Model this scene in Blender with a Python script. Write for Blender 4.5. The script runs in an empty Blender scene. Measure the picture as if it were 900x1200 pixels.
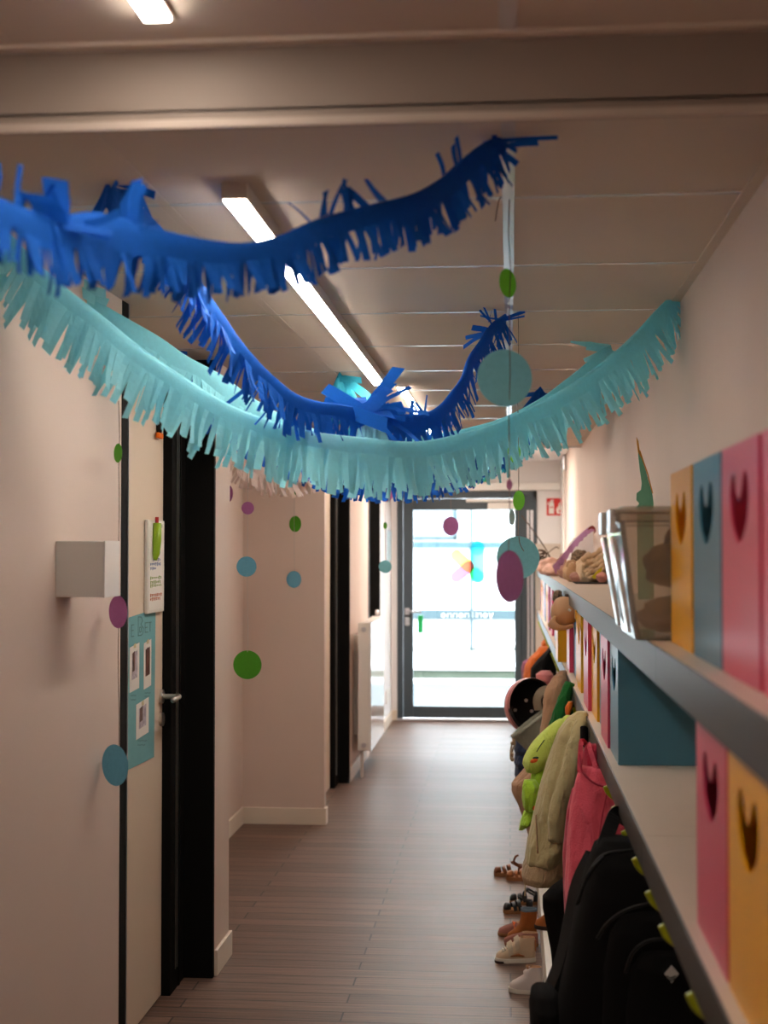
import bpy, bmesh, math, random
from mathutils import Vector, Matrix, noise
R = math.radians
C = bpy.context.scene.collection
random.seed(7)
# ------------------------------------------------------------------ camera (50 mm view, 900x1200 frame)
F = 1667.0
PI_ = math.atan(45 / F)
PS_ = math.atan(147 * math.cos(PI_) / F)
H = 1.665
def _ray(px, py):
    x = (px - 450) / F; y = -(py - 600) / F; a = math.pi / 2 + PI_
    Y = y * math.cos(a) + math.sin(a); Z = y * math.sin(a) - math.cos(a)
    return Vector((x * math.cos(PS_) - Y * math.sin(PS_), x * math.sin(PS_) + Y * math.cos(PS_), Z))
def PY(px, py, Y):
    d = _ray(px, py); return d * (Y / d.y) + Vector((0, 0, H))
def PX(px, py, X):
    d = _ray(px, py); return d * (X / d.x) + Vector((0, 0, H))
cam = bpy.data.cameras.new('camera'); co = bpy.data.objects.new('camera', cam); C.objects.link(co)
co.location = (0, 0, H); co.rotation_euler = (math.pi / 2 + PI_, 0, PS_)
cam.sensor_fit = 'VERTICAL'; cam.sensor_height = 36; cam.sensor_width = 27; cam.lens = 36 * F / 1200
cam.dof.use_dof = True; cam.dof.focus_distance = 4.9; cam.dof.aperture_fstop = 3.8
cam.clip_start = .05
bpy.context.scene.camera = co

# ------------------------------------------------------------------ materials
MATS = {}
def mat(name, col, rough=.6, spec=.4, metal=0., bump=0., bscale=200., sheen=0., var=0., vscale=6., coat=0., emit=None, estr=0.):
    m = bpy.data.materials.new(name); m.use_nodes = True; nt = m.node_tree; b = nt.nodes['Principled BSDF']
    c = (*col, 1)
    b.inputs['Base Color'].default_value = c; b.inputs['Roughness'].default_value = rough
    b.inputs['Specular IOR Level'].default_value = spec; b.inputs['Metallic'].default_value = metal
    if sheen: b.inputs['Sheen Weight'].default_value = sheen
    if coat: b.inputs['Coat Weight'].default_value = coat; b.inputs['Coat Roughness'].default_value = .15
    if emit: b.inputs['Emission Color'].default_value = (*emit, 1); b.inputs['Emission Strength'].default_value = estr
    tc = nt.nodes.new('ShaderNodeTexCoord')
    if var:
        n = nt.nodes.new('ShaderNodeTexNoise'); n.inputs['Scale'].default_value = vscale; n.inputs['Detail'].default_value = 4
        nt.links.new(tc.outputs['Object'], n.inputs['Vector'])
        r = nt.nodes.new('ShaderNodeMapRange'); r.inputs['From Min'].default_value = .3; r.inputs['From Max'].default_value = .7
        r.inputs['To Min'].default_value = 1 - var; r.inputs['To Max'].default_value = 1 + var
        nt.links.new(n.outputs['Fac'], r.inputs['Value'])
        v = nt.nodes.new('ShaderNodeVectorMath'); v.operation = 'SCALE'; v.inputs[0].default_value = col
        nt.links.new(r.outputs['Result'], v.inputs['Scale']); nt.links.new(v.outputs['Vector'], b.inputs['Base Color'])
    if bump:
        n = nt.nodes.new('ShaderNodeTexNoise'); n.inputs['Scale'].default_value = bscale; n.inputs['Detail'].default_value = 3
        nt.links.new(tc.outputs['Object'], n.inputs['Vector'])
        bp = nt.nodes.new('ShaderNodeBump'); bp.inputs['Strength'].default_value = bump; bp.inputs['Distance'].default_value = .01
        nt.links.new(n.outputs['Fac'], bp.inputs['Height']); nt.links.new(bp.outputs['Normal'], b.inputs['Normal'])
    MATS[name] = m; return m
def S(r, g, b):   # sRGB 0..255 -> linear
    f = lambda v: (v / 255 / 12.92) if v <= 10.3 else ((v / 255 + .055) / 1.055) ** 2.4
    return (f(r), f(g), f(b))
def paper(name, col, trans=.35):
    m = mat(name, col, .75, .25, bump=.25, bscale=350, var=.06, vscale=90)
    nt = m.node_tree; b = nt.nodes['Principled BSDF']; out = nt.nodes['Material Output']
    t = nt.nodes.new('ShaderNodeBsdfTranslucent'); t.inputs['Color'].default_value = (*col, 1)
    mx = nt.nodes.new('ShaderNodeMixShader'); mx.inputs['Fac'].default_value = trans
    nt.links.new(b.outputs[0], mx.inputs[1]); nt.links.new(t.outputs[0], mx.inputs[2]); nt.links.new(mx.outputs[0], out.inputs['Surface'])
    return m
def sheet_film(name, col):
    m = bpy.data.materials.new(name); m.use_nodes = True; nt = m.node_tree; nt.nodes.remove(nt.nodes['Principled BSDF']); out = nt.nodes['Material Output']
    t = nt.nodes.new('ShaderNodeBsdfTranslucent'); t.inputs['Color'].default_value = (*col, 1); nt.links.new(t.outputs[0], out.inputs['Surface']); MATS[name] = m; return m
def clear(name, tint=(1, 1, 1), haze=0., hazecol=(1, 1, 1), gloss=.06, rough=.02):
    m = bpy.data.materials.new(name); m.use_nodes = True; nt = m.node_tree; nt.nodes.remove(nt.nodes['Principled BSDF']); out = nt.nodes['Material Output']
    t = nt.nodes.new('ShaderNodeBsdfTransparent'); t.inputs['Color'].default_value = (*tint, 1)
    g = nt.nodes.new('ShaderNodeBsdfGlossy'); g.inputs['Roughness'].default_value = rough
    d = nt.nodes.new('ShaderNodeBsdfDiffuse'); d.inputs['Color'].default_value = (*hazecol, 1)
    a = nt.nodes.new('ShaderNodeMixShader'); a.inputs['Fac'].default_value = haze
    nt.links.new(t.outputs[0], a.inputs[1]); nt.links.new(d.outputs[0], a.inputs[2])
    f = nt.nodes.new('ShaderNodeFresnel'); f.inputs['IOR'].default_value = 1.45
    mu = nt.nodes.new('ShaderNodeMath'); mu.operation = 'MULTIPLY'; mu.inputs[1].default_value = gloss / .06 * .9
    nt.links.new(f.outputs[0], mu.inputs[0])
    mx = nt.nodes.new('ShaderNodeMixShader'); nt.links.new(mu.outputs[0], mx.inputs['Fac'])
    nt.links.new(a.outputs[0], mx.inputs[1]); nt.links.new(g.outputs[0], mx.inputs[2]); nt.links.new(mx.outputs[0], out.inputs['Surface'])
    MATS[name] = m; return m

mat('wall', (.64, .515, .445), .7, .3, bump=.06, bscale=160, var=.02, vscale=2)
mat('wall_white', (.78, .76, .76), .6, .3, bump=.04, bscale=160)
mat('tile', (.69, .595, .50), .85, .2, bump=.08, bscale=300, var=.015, vscale=3)
mat('rail', (.75, .73, .7), .35, .5)
mat('strip_white', (.8, .79, .77), .16, .6)
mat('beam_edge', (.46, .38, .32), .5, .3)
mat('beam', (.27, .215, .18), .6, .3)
mat('skirting', (.72, .63, .52), .4, .4)
mat('black_frame', (.007, .0065, .006), .7, .05)
mat('door_leaf', (.66, .54, .42), .5, .4)
mat('steel', (.55, .53, .5), .3, .5, metal=1.)
mat('anthracite', (.045, .062, .075), .45, .4)
mat('alu', (.6, .6, .63), .35, .5, metal=.8)
mat('white_plastic', (.8, .77, .72), .4, .4)
mat('white_gloss', (.82, .8, .77), .12, .5)
mat('shelf_top', (.60, .495, .405), .4, .4, var=.02)
mat('shelf_edge', (.030, .028, .026), .38, .16)
mat('lamp_body', (.7, .66, .6), .45, .4)
mat('string', (.16, .12, .10), .9, .1)
mat('white_string', (.5, .45, .42), .9, .1)
mat('hook', S(150, 158, 20), .35, .5)
mat('black_cloth', (.0045, .004, .004), .9, .10, bump=.3, bscale=500)
mat('black_smooth', (.007, .007, .0075), .6, .2)
mat('zip', (.010, .010, .010), .6, .2)
mat('patch', (.5, .5, .48), .5, .4)
mat('rail_wood', (.55, .47, .4), .5, .3)
# floor: vinyl boards laid across the corridor
def floor_mat():
    m = mat('floor', (.1, .08, .07), .42, .27); nt = m.node_tree; b = nt.nodes['Principled BSDF']
    tc = nt.nodes.new('ShaderNodeTexCoord'); br = nt.nodes.new('ShaderNodeTexBrick')
    br.inputs['Scale'].default_value = 1; br.inputs['Brick Width'].default_value = 1.2; br.inputs['Row Height'].default_value = .105
    br.inputs['Mortar Size'].default_value = .0035; br.inputs['Bias'].default_value = 0
    br.inputs['Color1'].default_value = (.104, .060, .044, 1); br.inputs['Color2'].default_value = (.155, .094, .070, 1); br.inputs['Mortar'].default_value = (.022, .015, .012, 1)
    nt.links.new(tc.outputs['Object'], br.inputs['Vector'])
    mp = nt.nodes.new('ShaderNodeMapping'); mp.inputs['Scale'].default_value = (1.2, 26, 1); nt.links.new(tc.outputs['Object'], mp.inputs['Vector'])
    n = nt.nodes.new('ShaderNodeTexNoise'); n.inputs['Scale'].default_value = 2.2; n.inputs['Detail'].default_value = 6; n.inputs['Roughness'].default_value = .65
    nt.links.new(mp.outputs[0], n.inputs['Vector'])
    r = nt.nodes.new('ShaderNodeMapRange'); r.inputs['From Min'].default_value = .3; r.inputs['From Max'].default_value = .72; r.inputs['To Min'].default_value = .35; r.inputs['To Max'].default_value = 1.7
    nt.links.new(n.outputs['Fac'], r.inputs['Value'])
    v = nt.nodes.new('ShaderNodeVectorMath'); v.operation = 'SCALE'; nt.links.new(br.outputs['Color'], v.inputs[0]); nt.links.new(r.outputs[0], v.inputs['Scale'])
    nt.links.new(v.outputs[0], b.inputs['Base Color'])
    rr = nt.nodes.new('ShaderNodeMapRange'); rr.inputs['To Min'].default_value = .30; rr.inputs['To Max'].default_value = .56; nt.links.new(n.outputs['Fac'], rr.inputs['Value']); nt.links.new(rr.outputs[0], b.inputs['Roughness'])
    ad = nt.nodes.new('ShaderNodeMath'); ad.operation = 'MULTIPLY_ADD'; ad.inputs[1].default_value = -1.2; nt.links.new(br.outputs['Fac'], ad.inputs[0]); nt.links.new(n.outputs['Fac'], ad.inputs[2])
    bp = nt.nodes.new('ShaderNodeBump'); bp.inputs['Strength'].default_value = .5; bp.inputs['Distance'].default_value = .004
    nt.links.new(ad.outputs[0], bp.inputs['Height']); nt.links.new(bp.outputs[0], b.inputs['Normal'])
floor_mat()
paper('crepe_blue', S(20, 98, 198), .3); paper('crepe_cyan', (.36, .86, .97), .5); paper('crepe_white', S(225, 205, 195), .4); paper('crepe_cyan_deep', S(70, 190, 215), .4)
paper('card_green', S(95, 165, 45), .3); paper('card_teal', S(118, 182, 192), .3)
paper('card_purple', S(152, 90, 138), .3); paper('card_pink', S(190, 120, 165), .3); paper('card_pale', S(160, 195, 190), .3)
paper('card_darkgreen', S(70, 135, 35), .3); paper('card_blue', S(96, 156, 180), .3)
mat('box_pink', S(208, 62, 98), .33, .5, var=.03); mat('box_teal', S(62, 122, 146), .33, .5, var=.03); mat('box_yellow', S(236, 166, 12), .33, .5, var=.03)
clear('glass', (.97, 1, 1)); clear('tub', (.96, .94, .9), .20, (.82, .68, .54), .07, .12)

# ------------------------------------------------------------------ mesh builder
class MB:
    def __init__(s): s.v = []; s.f = []
    def add(s, vs, fs):
        o = len(s.v); s.v += [Vector(p) for p in vs]; s.f += [tuple(i + o for i in f) for f in fs]; return s
    def box(s, x0, x1, y0, y1, z0, z1):
        return s.add([(x0, y0, z0), (x1, y0, z0), (x1, y1, z0), (x0, y1, z0), (x0, y0, z1), (x1, y0, z1), (x1, y1, z1), (x0, y1, z1)],
                     [(3, 2, 1, 0), (4, 5, 6, 7), (0, 1, 5, 4), (1, 2, 6, 5), (2, 3, 7, 6), (3, 0, 4, 7)])
    def rings(s, rings, cap0=True, cap1=True, closed=True):
        n = len(rings[0]); o = len(s.v)
        for r in rings: s.v += [Vector(p) for p in r]
        for i in range(len(rings) - 1):
            for j in range(n if closed else n - 1):
                k = (j + 1) % n
                s.f.append((o + i * n + j, o + i * n + k, o + (i + 1) * n + k, o + (i + 1) * n + j))
        if cap0 and closed: s.f.append(tuple(o + j for j in reversed(range(n))))
        if cap1 and closed: s.f.append(tuple(o + (len(rings) - 1) * n + j for j in range(n)))
        return s
    def tube(s, pts, r, n=8, caps=True):
        pts = [Vector(p) for p in pts]; rs = r if isinstance(r, (list, tuple)) else [r] * len(pts); out = []; up = None
        for i, p in enumerate(pts):
            t = (pts[min(i + 1, len(pts) - 1)] - pts[max(i - 1, 0)]).normalized()
            if up is None: up = t.orthogonal().normalized()
            up = (up - t * up.dot(t)).normalized(); b = t.cross(up)
            out.append([p + (up * math.cos(a) + b * math.sin(a)) * rs[i] for a in [2 * math.pi * k / n for k in range(n)]])
        return s.rings(out, caps, caps)
    def disc(s, c, nrm, r, th, n=40, hole=None):
        nrm = Vector(nrm).normalized(); u = nrm.cross(Vector((0, 0, 1))); u = u.normalized() if u.length > 1e-4 else Vector((1, 0, 0)); w = nrm.cross(u); c = Vector(c)
        rg = lambda d: [c + nrm * d + (u * math.cos(a) + w * math.sin(a)) * r for a in [2 * math.pi * k / n for k in range(n)]]
        return s.rings([rg(-th / 2), rg(th / 2)])
    def round_sheet(s, c, nrm, r, n=40):
        nrm = Vector(nrm).normalized(); u = nrm.cross(Vector((0, 0, 1))).normalized(); w = nrm.cross(u); c = Vector(c)
        return s.add([c + (u * math.cos(a) + w * math.sin(a)) * r for a in [2 * math.pi * k / n for k in range(n)]], [tuple(range(n))])
    def prism(s, pts, d):   # planar polygon extruded along d
        pts = [Vector(p) for p in pts]; d = Vector(d); return s.rings([pts, [p + d for p in pts]])
    def strip(s, a, b):     # two rails -> quads
        return s.rings([[p, q] for p, q in zip(a, b)], False, False, False)
def wloc(o):
    v = Vector((0, 0, 0))
    while o: v += o.location; o = o.parent
    return v
def build(name, mb, m, parent=None, bev=0., smooth=False, sub=0, solid=0., label=None):
    off = wloc(parent); me = bpy.data.meshes.new(name)
    me.from_pydata([v - off for v in mb.v], [], mb.f); me.validate()
    bm = bmesh.new(); bm.from_mesh(me); bmesh.ops.recalc_face_normals(bm, faces=bm.faces); bm.to_mesh(me); bm.free()
    me.materials.append(MATS[m])
    o = bpy.data.objects.new(name, me); C.objects.link(o); o.parent = parent
    if smooth:
        for p in me.polygons: p.use_smooth = True
    if solid: k = o.modifiers.new('s', 'SOLIDIFY'); k.thickness = solid; k.offset = 0
    if bev: k = o.modifiers.new('b', 'BEVEL'); k.width = bev; k.segments = 2; k.limit_method = 'ANGLE'
    if sub: k = o.modifiers.new('u', 'SUBSURF'); k.levels = sub; k.render_levels = sub
    if label: o['label'] = label
    return o
def tag(o, label, cat, group=None):
    o['label'] = label; o['category'] = cat
    if group: o['group'] = group
    return o
def thing(name, loc, label, cat, group=None, rz=0):
    o = bpy.data.objects.new(name, None); C.objects.link(o); o.location = loc; o.rotation_euler[2] = rz; o.empty_display_size = .05
    return tag(o, label, cat, group)
def struct(name, mb, m, parent=None, **k):
    o = build(name, mb, m, parent, **k)
    if not parent: o['kind'] = 'structure'
    return o
def sroot(name, loc):
    o = bpy.data.objects.new(name, None); C.objects.link(o); o.location = loc; o['kind'] = 'structure'; return o
def crom(pts, n=12):
    pts = [Vector(p) for p in pts]; P = [pts[0] * 2 - pts[1]] + pts + [pts[-1] * 2 - pts[-2]]; out = []
    for i in range(1, len(P) - 2):
        a, b, c, d = P[i - 1:i + 3]
        for k in range(n):
            t = k / n; out.append(.5 * ((2 * b) + (c - a) * t + (2 * a - 5 * b + 4 * c - d) * t * t + (3 * b - a - 3 * c + d) * t ** 3))
    return out + [pts[-1]]
def resample(pts, step):
    out = [pts[0]]; acc = 0
    for a, b in zip(pts, pts[1:]):
        L = (b - a).length; t = step - acc
        while t <= L: out.append(a.lerp(b, t / L)); t += step
        acc = (acc + L) % step if L > 0 else acc
    return out
# ------------------------------------------------------------------ the room
CE = 2.415; XL = -1.155; XR = .513; YE = 13.95
struct('floor', MB().box(-2.0, .75, -4, 14.12, -.1, 0), 'floor')
# suspended ceiling: tiles with rails between them (one structural object), then a raised plaster part by the exit
cb = MB()
jy = [2.295 - .725 * k for k in range(8, 0, -1)] + [2.295 + .725 * k for k in range(0, 12)]
xs = [-2.0, -1.49, -.745, 0, .485]
for y0, y1 in zip(jy, jy[1:]):
    for x0, x1 in zip(xs, xs[1:]):
        cb.box(x0 + .012, x1 - .012 if x1 < .4 else .487, y0 + .0115, y1 - .0115, CE, CE + .02)
ceil = struct('ceiling', cb, 'tile', bev=.0015)
struct('ceiling_grid', MB().box(-2.0, .55, -4, 10.28, CE + .014, CE + .06), 'rail', ceil)
rb = MB()
for y in jy[1:]: rb.box(-2.0, .49, y - .0095, y + .0095, CE - .0005, CE + .015)
build('cross_rail', rb, 'strip_white', ceil)
build('main_rail', MB().box(-.013, .013, -4, 10.27, CE - .003, CE + .015), 'strip_white', ceil)
build('main_rail', MB().box(-.757, -.733, -4, 10.27, CE - .0005, CE + .015), 'tile', ceil)
build('wall_angle', MB().box(.4865, XR, 2.1, 10.27, CE - .003, CE + .03).box(.4865, XR, -4, 2.05, CE - .003, CE + .03), 'tile', ceil)
struct('ceiling_raised', MB().box(-2, .75, 10.25, 14.1, 2.535, 2.6).box(-2, .75, 10.24, 10.28, 2.40, 2.6), 'wall_white')
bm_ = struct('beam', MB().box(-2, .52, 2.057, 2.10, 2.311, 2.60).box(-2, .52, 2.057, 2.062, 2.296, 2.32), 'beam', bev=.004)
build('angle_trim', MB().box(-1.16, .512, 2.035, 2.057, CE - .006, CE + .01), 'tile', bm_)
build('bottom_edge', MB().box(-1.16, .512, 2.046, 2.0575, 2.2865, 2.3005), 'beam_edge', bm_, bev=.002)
# right wall, end wall, back wall
struct('wall_right', MB().box(XR, .75, -4, YE, 0, 2.7), 'wall')
struct('wall_back', MB().box(-2, .75, -4.15, -4, 0, 2.7), 'wall')
ew = struct('wall_end', MB().box(.268, .75, YE, 14.1, 0, 2.7).box(-2, -1.098, YE, 14.1, 0, 2.7).box(-1.098, .268, YE, 14.1, 2.245, 2.7), 'wall_white')
struct('trim_1', MB().box(-1.15, .513, YE - .05, YE, 2.25, 2.325), 'white_gloss', bev=.004)
struct('trim_2', MB().box(.495, .5128, 13.3, YE - .051, 1.5, 2.53), 'white_gloss', bev=.003)
# left wall: near stretch, pier, niche, middle and far stretches
struct('wall_left', MB().box(-1.45, XL, -4, 4.16, 0, 2.7), 'wall')
struct('wall_left_pier', MB().box(-1.45, XL, 5.53, 5.82, 0, 2.7).box(-2, -1.45, 5.535, 5.82, 0, 2.7), 'wall')
struct('wall_left_niche', MB().box(-2, -1.63, 5.82, 8.62, 0, 2.7).box(-2, -1.125, 8.62, 8.70, 0, 2.7), 'wall')
struct('wall_left_middle', MB().box(-1.45, XL, 10.19, 11.62, 0, 2.7), 'wall')
struct('wall_left_far', MB().box(-1.45, XL, 12.70, YE, 0, 2.7), 'wall_white')
struct('wall_left_backing', MB().box(-1.6, -1.45, 3.9, 5.53, 0, 2.7).box(-1.6, -1.45, 8.7, 13.0, 0, 2.7), 'wall')
def skirt(name, *bs):
    m = MB()
    for b in bs: m.box(*b)
    struct(name, m, 'skirting', bev=.002)
skirt('baseboard_left', (XL, XL + .012, -4, 4.15, 0, .10))
skirt('baseboard_left_pier', (XL, XL + .013, 5.535, 5.833, 0, .10), (-1.625, XL, 5.82, 5.833, 0, .10))
skirt('baseboard_left_niche', (-1.63, -1.617, 5.84, 8.605, 0, .10), (-1.63, -1.112, 8.607, 8.62, 0, .10), (-1.125, -1.112, 8.62, 8.70, 0, .10))
skirt('baseboard_left_middle', (XL, XL + .013, 10.2, 11.61, 0, .10))
skirt('baseboard_left_far', (XL, XL + .013, 12.71, YE - .001, 0, .10))
skirt('baseboard_end', (-1.15, -1.10, YE - .013, YE, 0, .10))
# ---- three tall doors in the left wall
def left_door(n, y0, y1, xs_, leafx):
    d = sroot('door_%d' % n, (leafx, (y0 + y1) / 2, 0))
    build('leaf', MB().box(leafx - .04, leafx, y0 + .02, y1 - .235, .006, CE - .02), 'door_leaf', d, bev=.002)
    fr = MB().box(leafx - .10, xs_ + .002, y0, y0 + .07, 0, CE + .1)
    fr.box(leafx - .05, leafx + .033, y1 - .23, y1, 0, CE + .1)
    fr.box(leafx - .05, xs_ + .001, y1, y1 + .03, 0, CE + .1)
    fr.box(leafx + .010, leafx + .037, y1 - .1, y1 - .085, .0, CE)
    build('frame', fr, 'black_frame', d, bev=.002)
    build('edge_highlight', MB().box(xs_ - .012, xs_ + .004, y0 + .071, y0 + .075, 0, CE), 'alu', d)  # pale metal sliver added as the highlight along the frame edge
    build('seal', MB().box(leafx + .034, leafx + .037, y1 - .16, y1 - .15, .08, CE).box(leafx + .034, leafx + .037, y1 - .13, y1 - .125, .08, CE), 'steel', d)
    return d
d1 = left_door(1, 4.16, 5.50, XL, -1.30)
h = MB().disc((-1.294, 5.235, 1.12), (1, 0, 0), .026, .012)
hr = build('handle_rose', h, 'steel', d1, smooth=False, bev=.002)
build('lever', MB().tube(crom([(-1.295, 5.235, 1.12), (-1.262, 5.235, 1.12), (-1.232, 5.232, 1.121), (-1.224, 5.20, 1.121), (-1.224, 5.12, 1.118)], 5), .010, 12), 'steel', hr, smooth=True)
build('lock_rose', MB().disc((-1.294, 5.235, 1.035), (1, 0, 0), .025, .012).box(-1.292, -1.2865, 5.231, 5.239, 1.020, 1.045), 'steel', d1)
left_door(2, 8.70, 10.16, XL + .01, -1.255)
left_door(3, 11.62, 12.67, XL, -1.28)
# ---- exit door (frame, leaf, glass, fittings)
d4 = sroot('door_4', (-.4, YE, 0))
X0, X1 = -1.097, .267
fr = MB().box(X0, X0 + .055, YE - .02, YE + .07, 0, 2.243).box(X0, X1, YE - .02, YE + .07, 2.12 + .055, 2.243).box(X1 - .035, X1, YE - .02, YE + .07, 0, 2.243).box(.105, .17, YE - .02, YE + .07, 0, 2.2).box(.192, .204, YE - .02, YE + .05, .0, 2.2).box(.165, .24, YE - .018, YE + .05, 2.058, 2.2)
build('frame', fr, 'anthracite', d4, bev=.004)
build('threshold', MB().box(X0, X1, YE - .03, YE + .14, 0, .022), 'alu', d4, bev=.004)
lf = MB().box(X0 + .06, -.94, YE - .035, YE + .03, .03, 2.17).box(.05, .115, YE - .035, YE + .03, .03, 2.17).box(-.94, .05, YE - .035, YE + .03, 2.06, 2.17).box(-.94, .05, YE - .035, YE + .03, .03, .145)
leaf = build('leaf', lf, 'anthracite', d4, bev=.006)
pane = build('pane', MB().box(-.945, .055, YE - .006, YE + .006, .14, 2.065), 'glass', leaf)
build('side_panel', MB().box(.17, .192, YE - .008, YE + .02, .02, 2.06).box(.204, .236, YE - .008, YE + .02, .02, 2.06), 'alu', d4)
build('closer', MB().box(-.42, .10, YE - .085, YE - .05, 2.135, 2.165).box(-.21, .10, YE - .10, YE - .036, 2.065, 2.128), 'white_plastic', d4, bev=.006)
hd = build('handle_plate', MB().box(-1.02, -.975, YE - .045, YE - .034, 1.035, 1.10).box(-1.02, -.975, YE - .045, YE - .034, .93, 1.01), 'alu', d4, bev=.008)
build('lever', MB().tube([(-.997, YE - .04, 1.072), (-.997, YE - .09, 1.072), (-.86, YE - .095, 1.066)], .011, 10), 'alu', hd, smooth=True)
mat('exit_green', S(30, 190, 105), .5, .4); mat('red_sign', S(205, 45, 40), .5, .4); mat('sign_white', (.85, .83, .78), .6, .3)
build('escape_latch', MB().box(-.892, -.842, YE - .075, YE - .035, .86, 1.03), 'exit_green', d4, bev=.008, label='green emergency latch below the lever')
# window film: overlapping rounded petals in pale colours + a line of white lettering
def film(name, tint, haze, hc): return clear(name, tint, haze, hc, .02)
film('film_cyan', (.36, .95, 1), .03, (.6, .95, 1)); film('film_cyan_deep', (.72, 1, 1), .05, (.2, .9, .95)); film('film_yellow', (1, .95, .34), .03, (1, .95, .7)); film('film_pink', (1, .37, .7), .03, (1, .8, .95)); film('film_green', (.44, 1, .5), .03, (.8, 1, .8))
YP = YE - .009
def stadium(pa, pb, r, n=10):
    a = PY(*pa, YP); b = PY(*pb, YP); d = (b - a); an = math.atan2(d.z, d.x); o = []
    for k in range(n + 1): t = an - math.pi / 2 + math.pi * k / n; o.append(b + Vector((math.cos(t) * r, 0, math.sin(t) * r)))
    for k in range(n + 1): t = an + math.pi / 2 + math.pi * k / n; o.append(a + Vector((math.cos(t) * r, 0, math.sin(t) * r)))
    return o
for i, (nm, fm, pa, pb, r) in enumerate([('film_petal', 'film_cyan', (559.5, 642), (559.5, 675), .068), ('film_petal', 'film_yellow', (535, 651), (549, 664), .060), ('film_petal', 'film_pink', (535, 676), (549, 664), .060), ('film_petal', 'film_green', (561, 676), (557, 672), .058), ('film_petal', 'film_cyan_deep', (559.5, 640), (559.5, 643), .066)]):
    build(nm, MB().prism([p + Vector((0, -.0012 * i, 0)) for p in stadium(pa, pb, r)], (0, -.0008, 0)), fm, pane)
lt = MB(); lx = 517.0       # mirrored white word, too washed out to read: rounded letter shapes of its size
for k, kind in enumerate('onnoniinoy'):
    c = PY(lx + 2.6, 721, YP - .002); rr = .022; w = .008
    ring = lambda r_: [c + Vector((math.cos(a) * r_, 0, math.sin(a) * r_)) for a in [2 * math.pi * j / 16 for j in range(16)]]
    if kind == 'o':
        a_, b_ = ring(rr), ring(rr - w); lt.rings([a_, b_], False, False)
    elif kind == 'n':
        lt.box(c.x - rr, c.x - rr + w, YP - .003, YP - .002, c.z - rr, c.z + rr); lt.box(c.x + rr - w, c.x + rr, YP - .003, YP - .002, c.z - rr, c.z + rr); lt.box(c.x - rr, c.x + rr, YP - .003, YP - .002, c.z + rr - w, c.z + rr)
    elif kind == 'i': lt.box(c.x - w / 2, c.x + w / 2, YP - .003, YP - .002, c.z - rr, c.z + rr * 1.5)
    else:
        lt.add([c + Vector((-rr, 0, rr)), c + Vector((-rr + w, 0, rr)), c + Vector((w / 2, 0, -rr * 1.7)), c + Vector((-w / 2, 0, -rr * 1.7))], [(0, 1, 2, 3)]); lt.add([c + Vector((rr, 0, rr)), c + Vector((rr - w, 0, rr)), c + Vector((-w / 2, 0, -rr * .6)), c + Vector((w / 2, 0, -rr * .9))], [(0, 1, 2, 3)])
    lx += 3.8 if kind == 'i' else 6.9
sheet_film('film_white', (.95, .95, .95))
build('film_lettering', lt, 'film_white', pane)

# ---- outside: paving, low walls, a glazed building opposite
mat('out_white', (.22, .232, .24), .9, 0.); mat('out_blue', (.017, .030, .035), .9, 0.); mat('out_blue_light', (.018, .027, .031), .9, 0.); mat('out_stone', (.022, .027, .021), .9, 0., var=.12, vscale=3); mat('out_pave', (.027, .033, .036), .9, 0., var=.05, vscale=2)
mat('out_moss', (.024, .029, .022), .9, 0., var=.2, vscale=8); mat('out_window', (.07, .08, .09), .9, 0.)
struct('ground_outside', MB().box(-9, 9, 14.12, 40, -.2, -.04), 'out_pave')
def garden_wall(nm, mb, m, lab):
    o = build(nm, mb, m, None, bev=.01); tag(o, lab, 'wall'); return o
gw = garden_wall('retaining_wall', MB().box(-9, 9, 18.6, 19.0, -.04, .11), 'out_stone', 'low greenish stone retaining wall outside the glass exit door')
build('coping', MB().box(-9, 9, 18.55, 21.4, .11, .15), 'out_white', gw)
build('kerb', MB().box(-9, 9, 18.25, 18.599, -.04, -.005), 'out_white', gw)
hg = build('hedge', MB(), 'out_moss') if False else None
mh = MB()
for k in range(260):
    x = random.uniform(-3.2, 2.4); y = random.uniform(21.55, 21.75); z = .15
    hh = random.uniform(.03, .10); mh.add([(x - .012, y, z), (x + .012, y, z), (x + random.uniform(-.03, .03), y, z + hh)], [(0, 1, 2)])
g_ = build('grass', mh, 'out_moss', None); g_['kind'] = 'stuff'; g_['label'] = 'thin strip of grass along the far terrace edge'; g_['category'] = 'grass'
bl = thing('glazed_building', (-.5, 24, 0), 'pale glazed building with blue-grey window bars beyond the exit door', 'building')
build('facade', MB().box(-9, 9, 24, 24.4, -.04, 9), 'out_white', bl)
z_ = lambda y: H + (645 - y) * 24 / F
x_ = lambda px: PY(px, 700, 23.97).x
build('transom', MB().box(-9, 9, 23.93, 24, z_(642), z_(635)), 'out_blue', bl)
build('transom', MB().box(-9, 9, 23.93, 24, z_(725), z_(714.5)), 'out_blue_light', bl)
build('mullion', MB().box(x_(551), x_(554), 23.91, 24, z_(768), 9), 'out_blue_light', bl)
build('window_frame', MB().box(-9, x_(535.5), 23.9, 24, z_(632.5), z_(629)).box(x_(532), x_(536), 23.9, 24, z_(632), 9), 'out_blue_light', bl)
build('window_pane', MB().box(-9, x_(531), 23.96, 23.99, z_(628), 5), 'out_window', bl)

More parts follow.
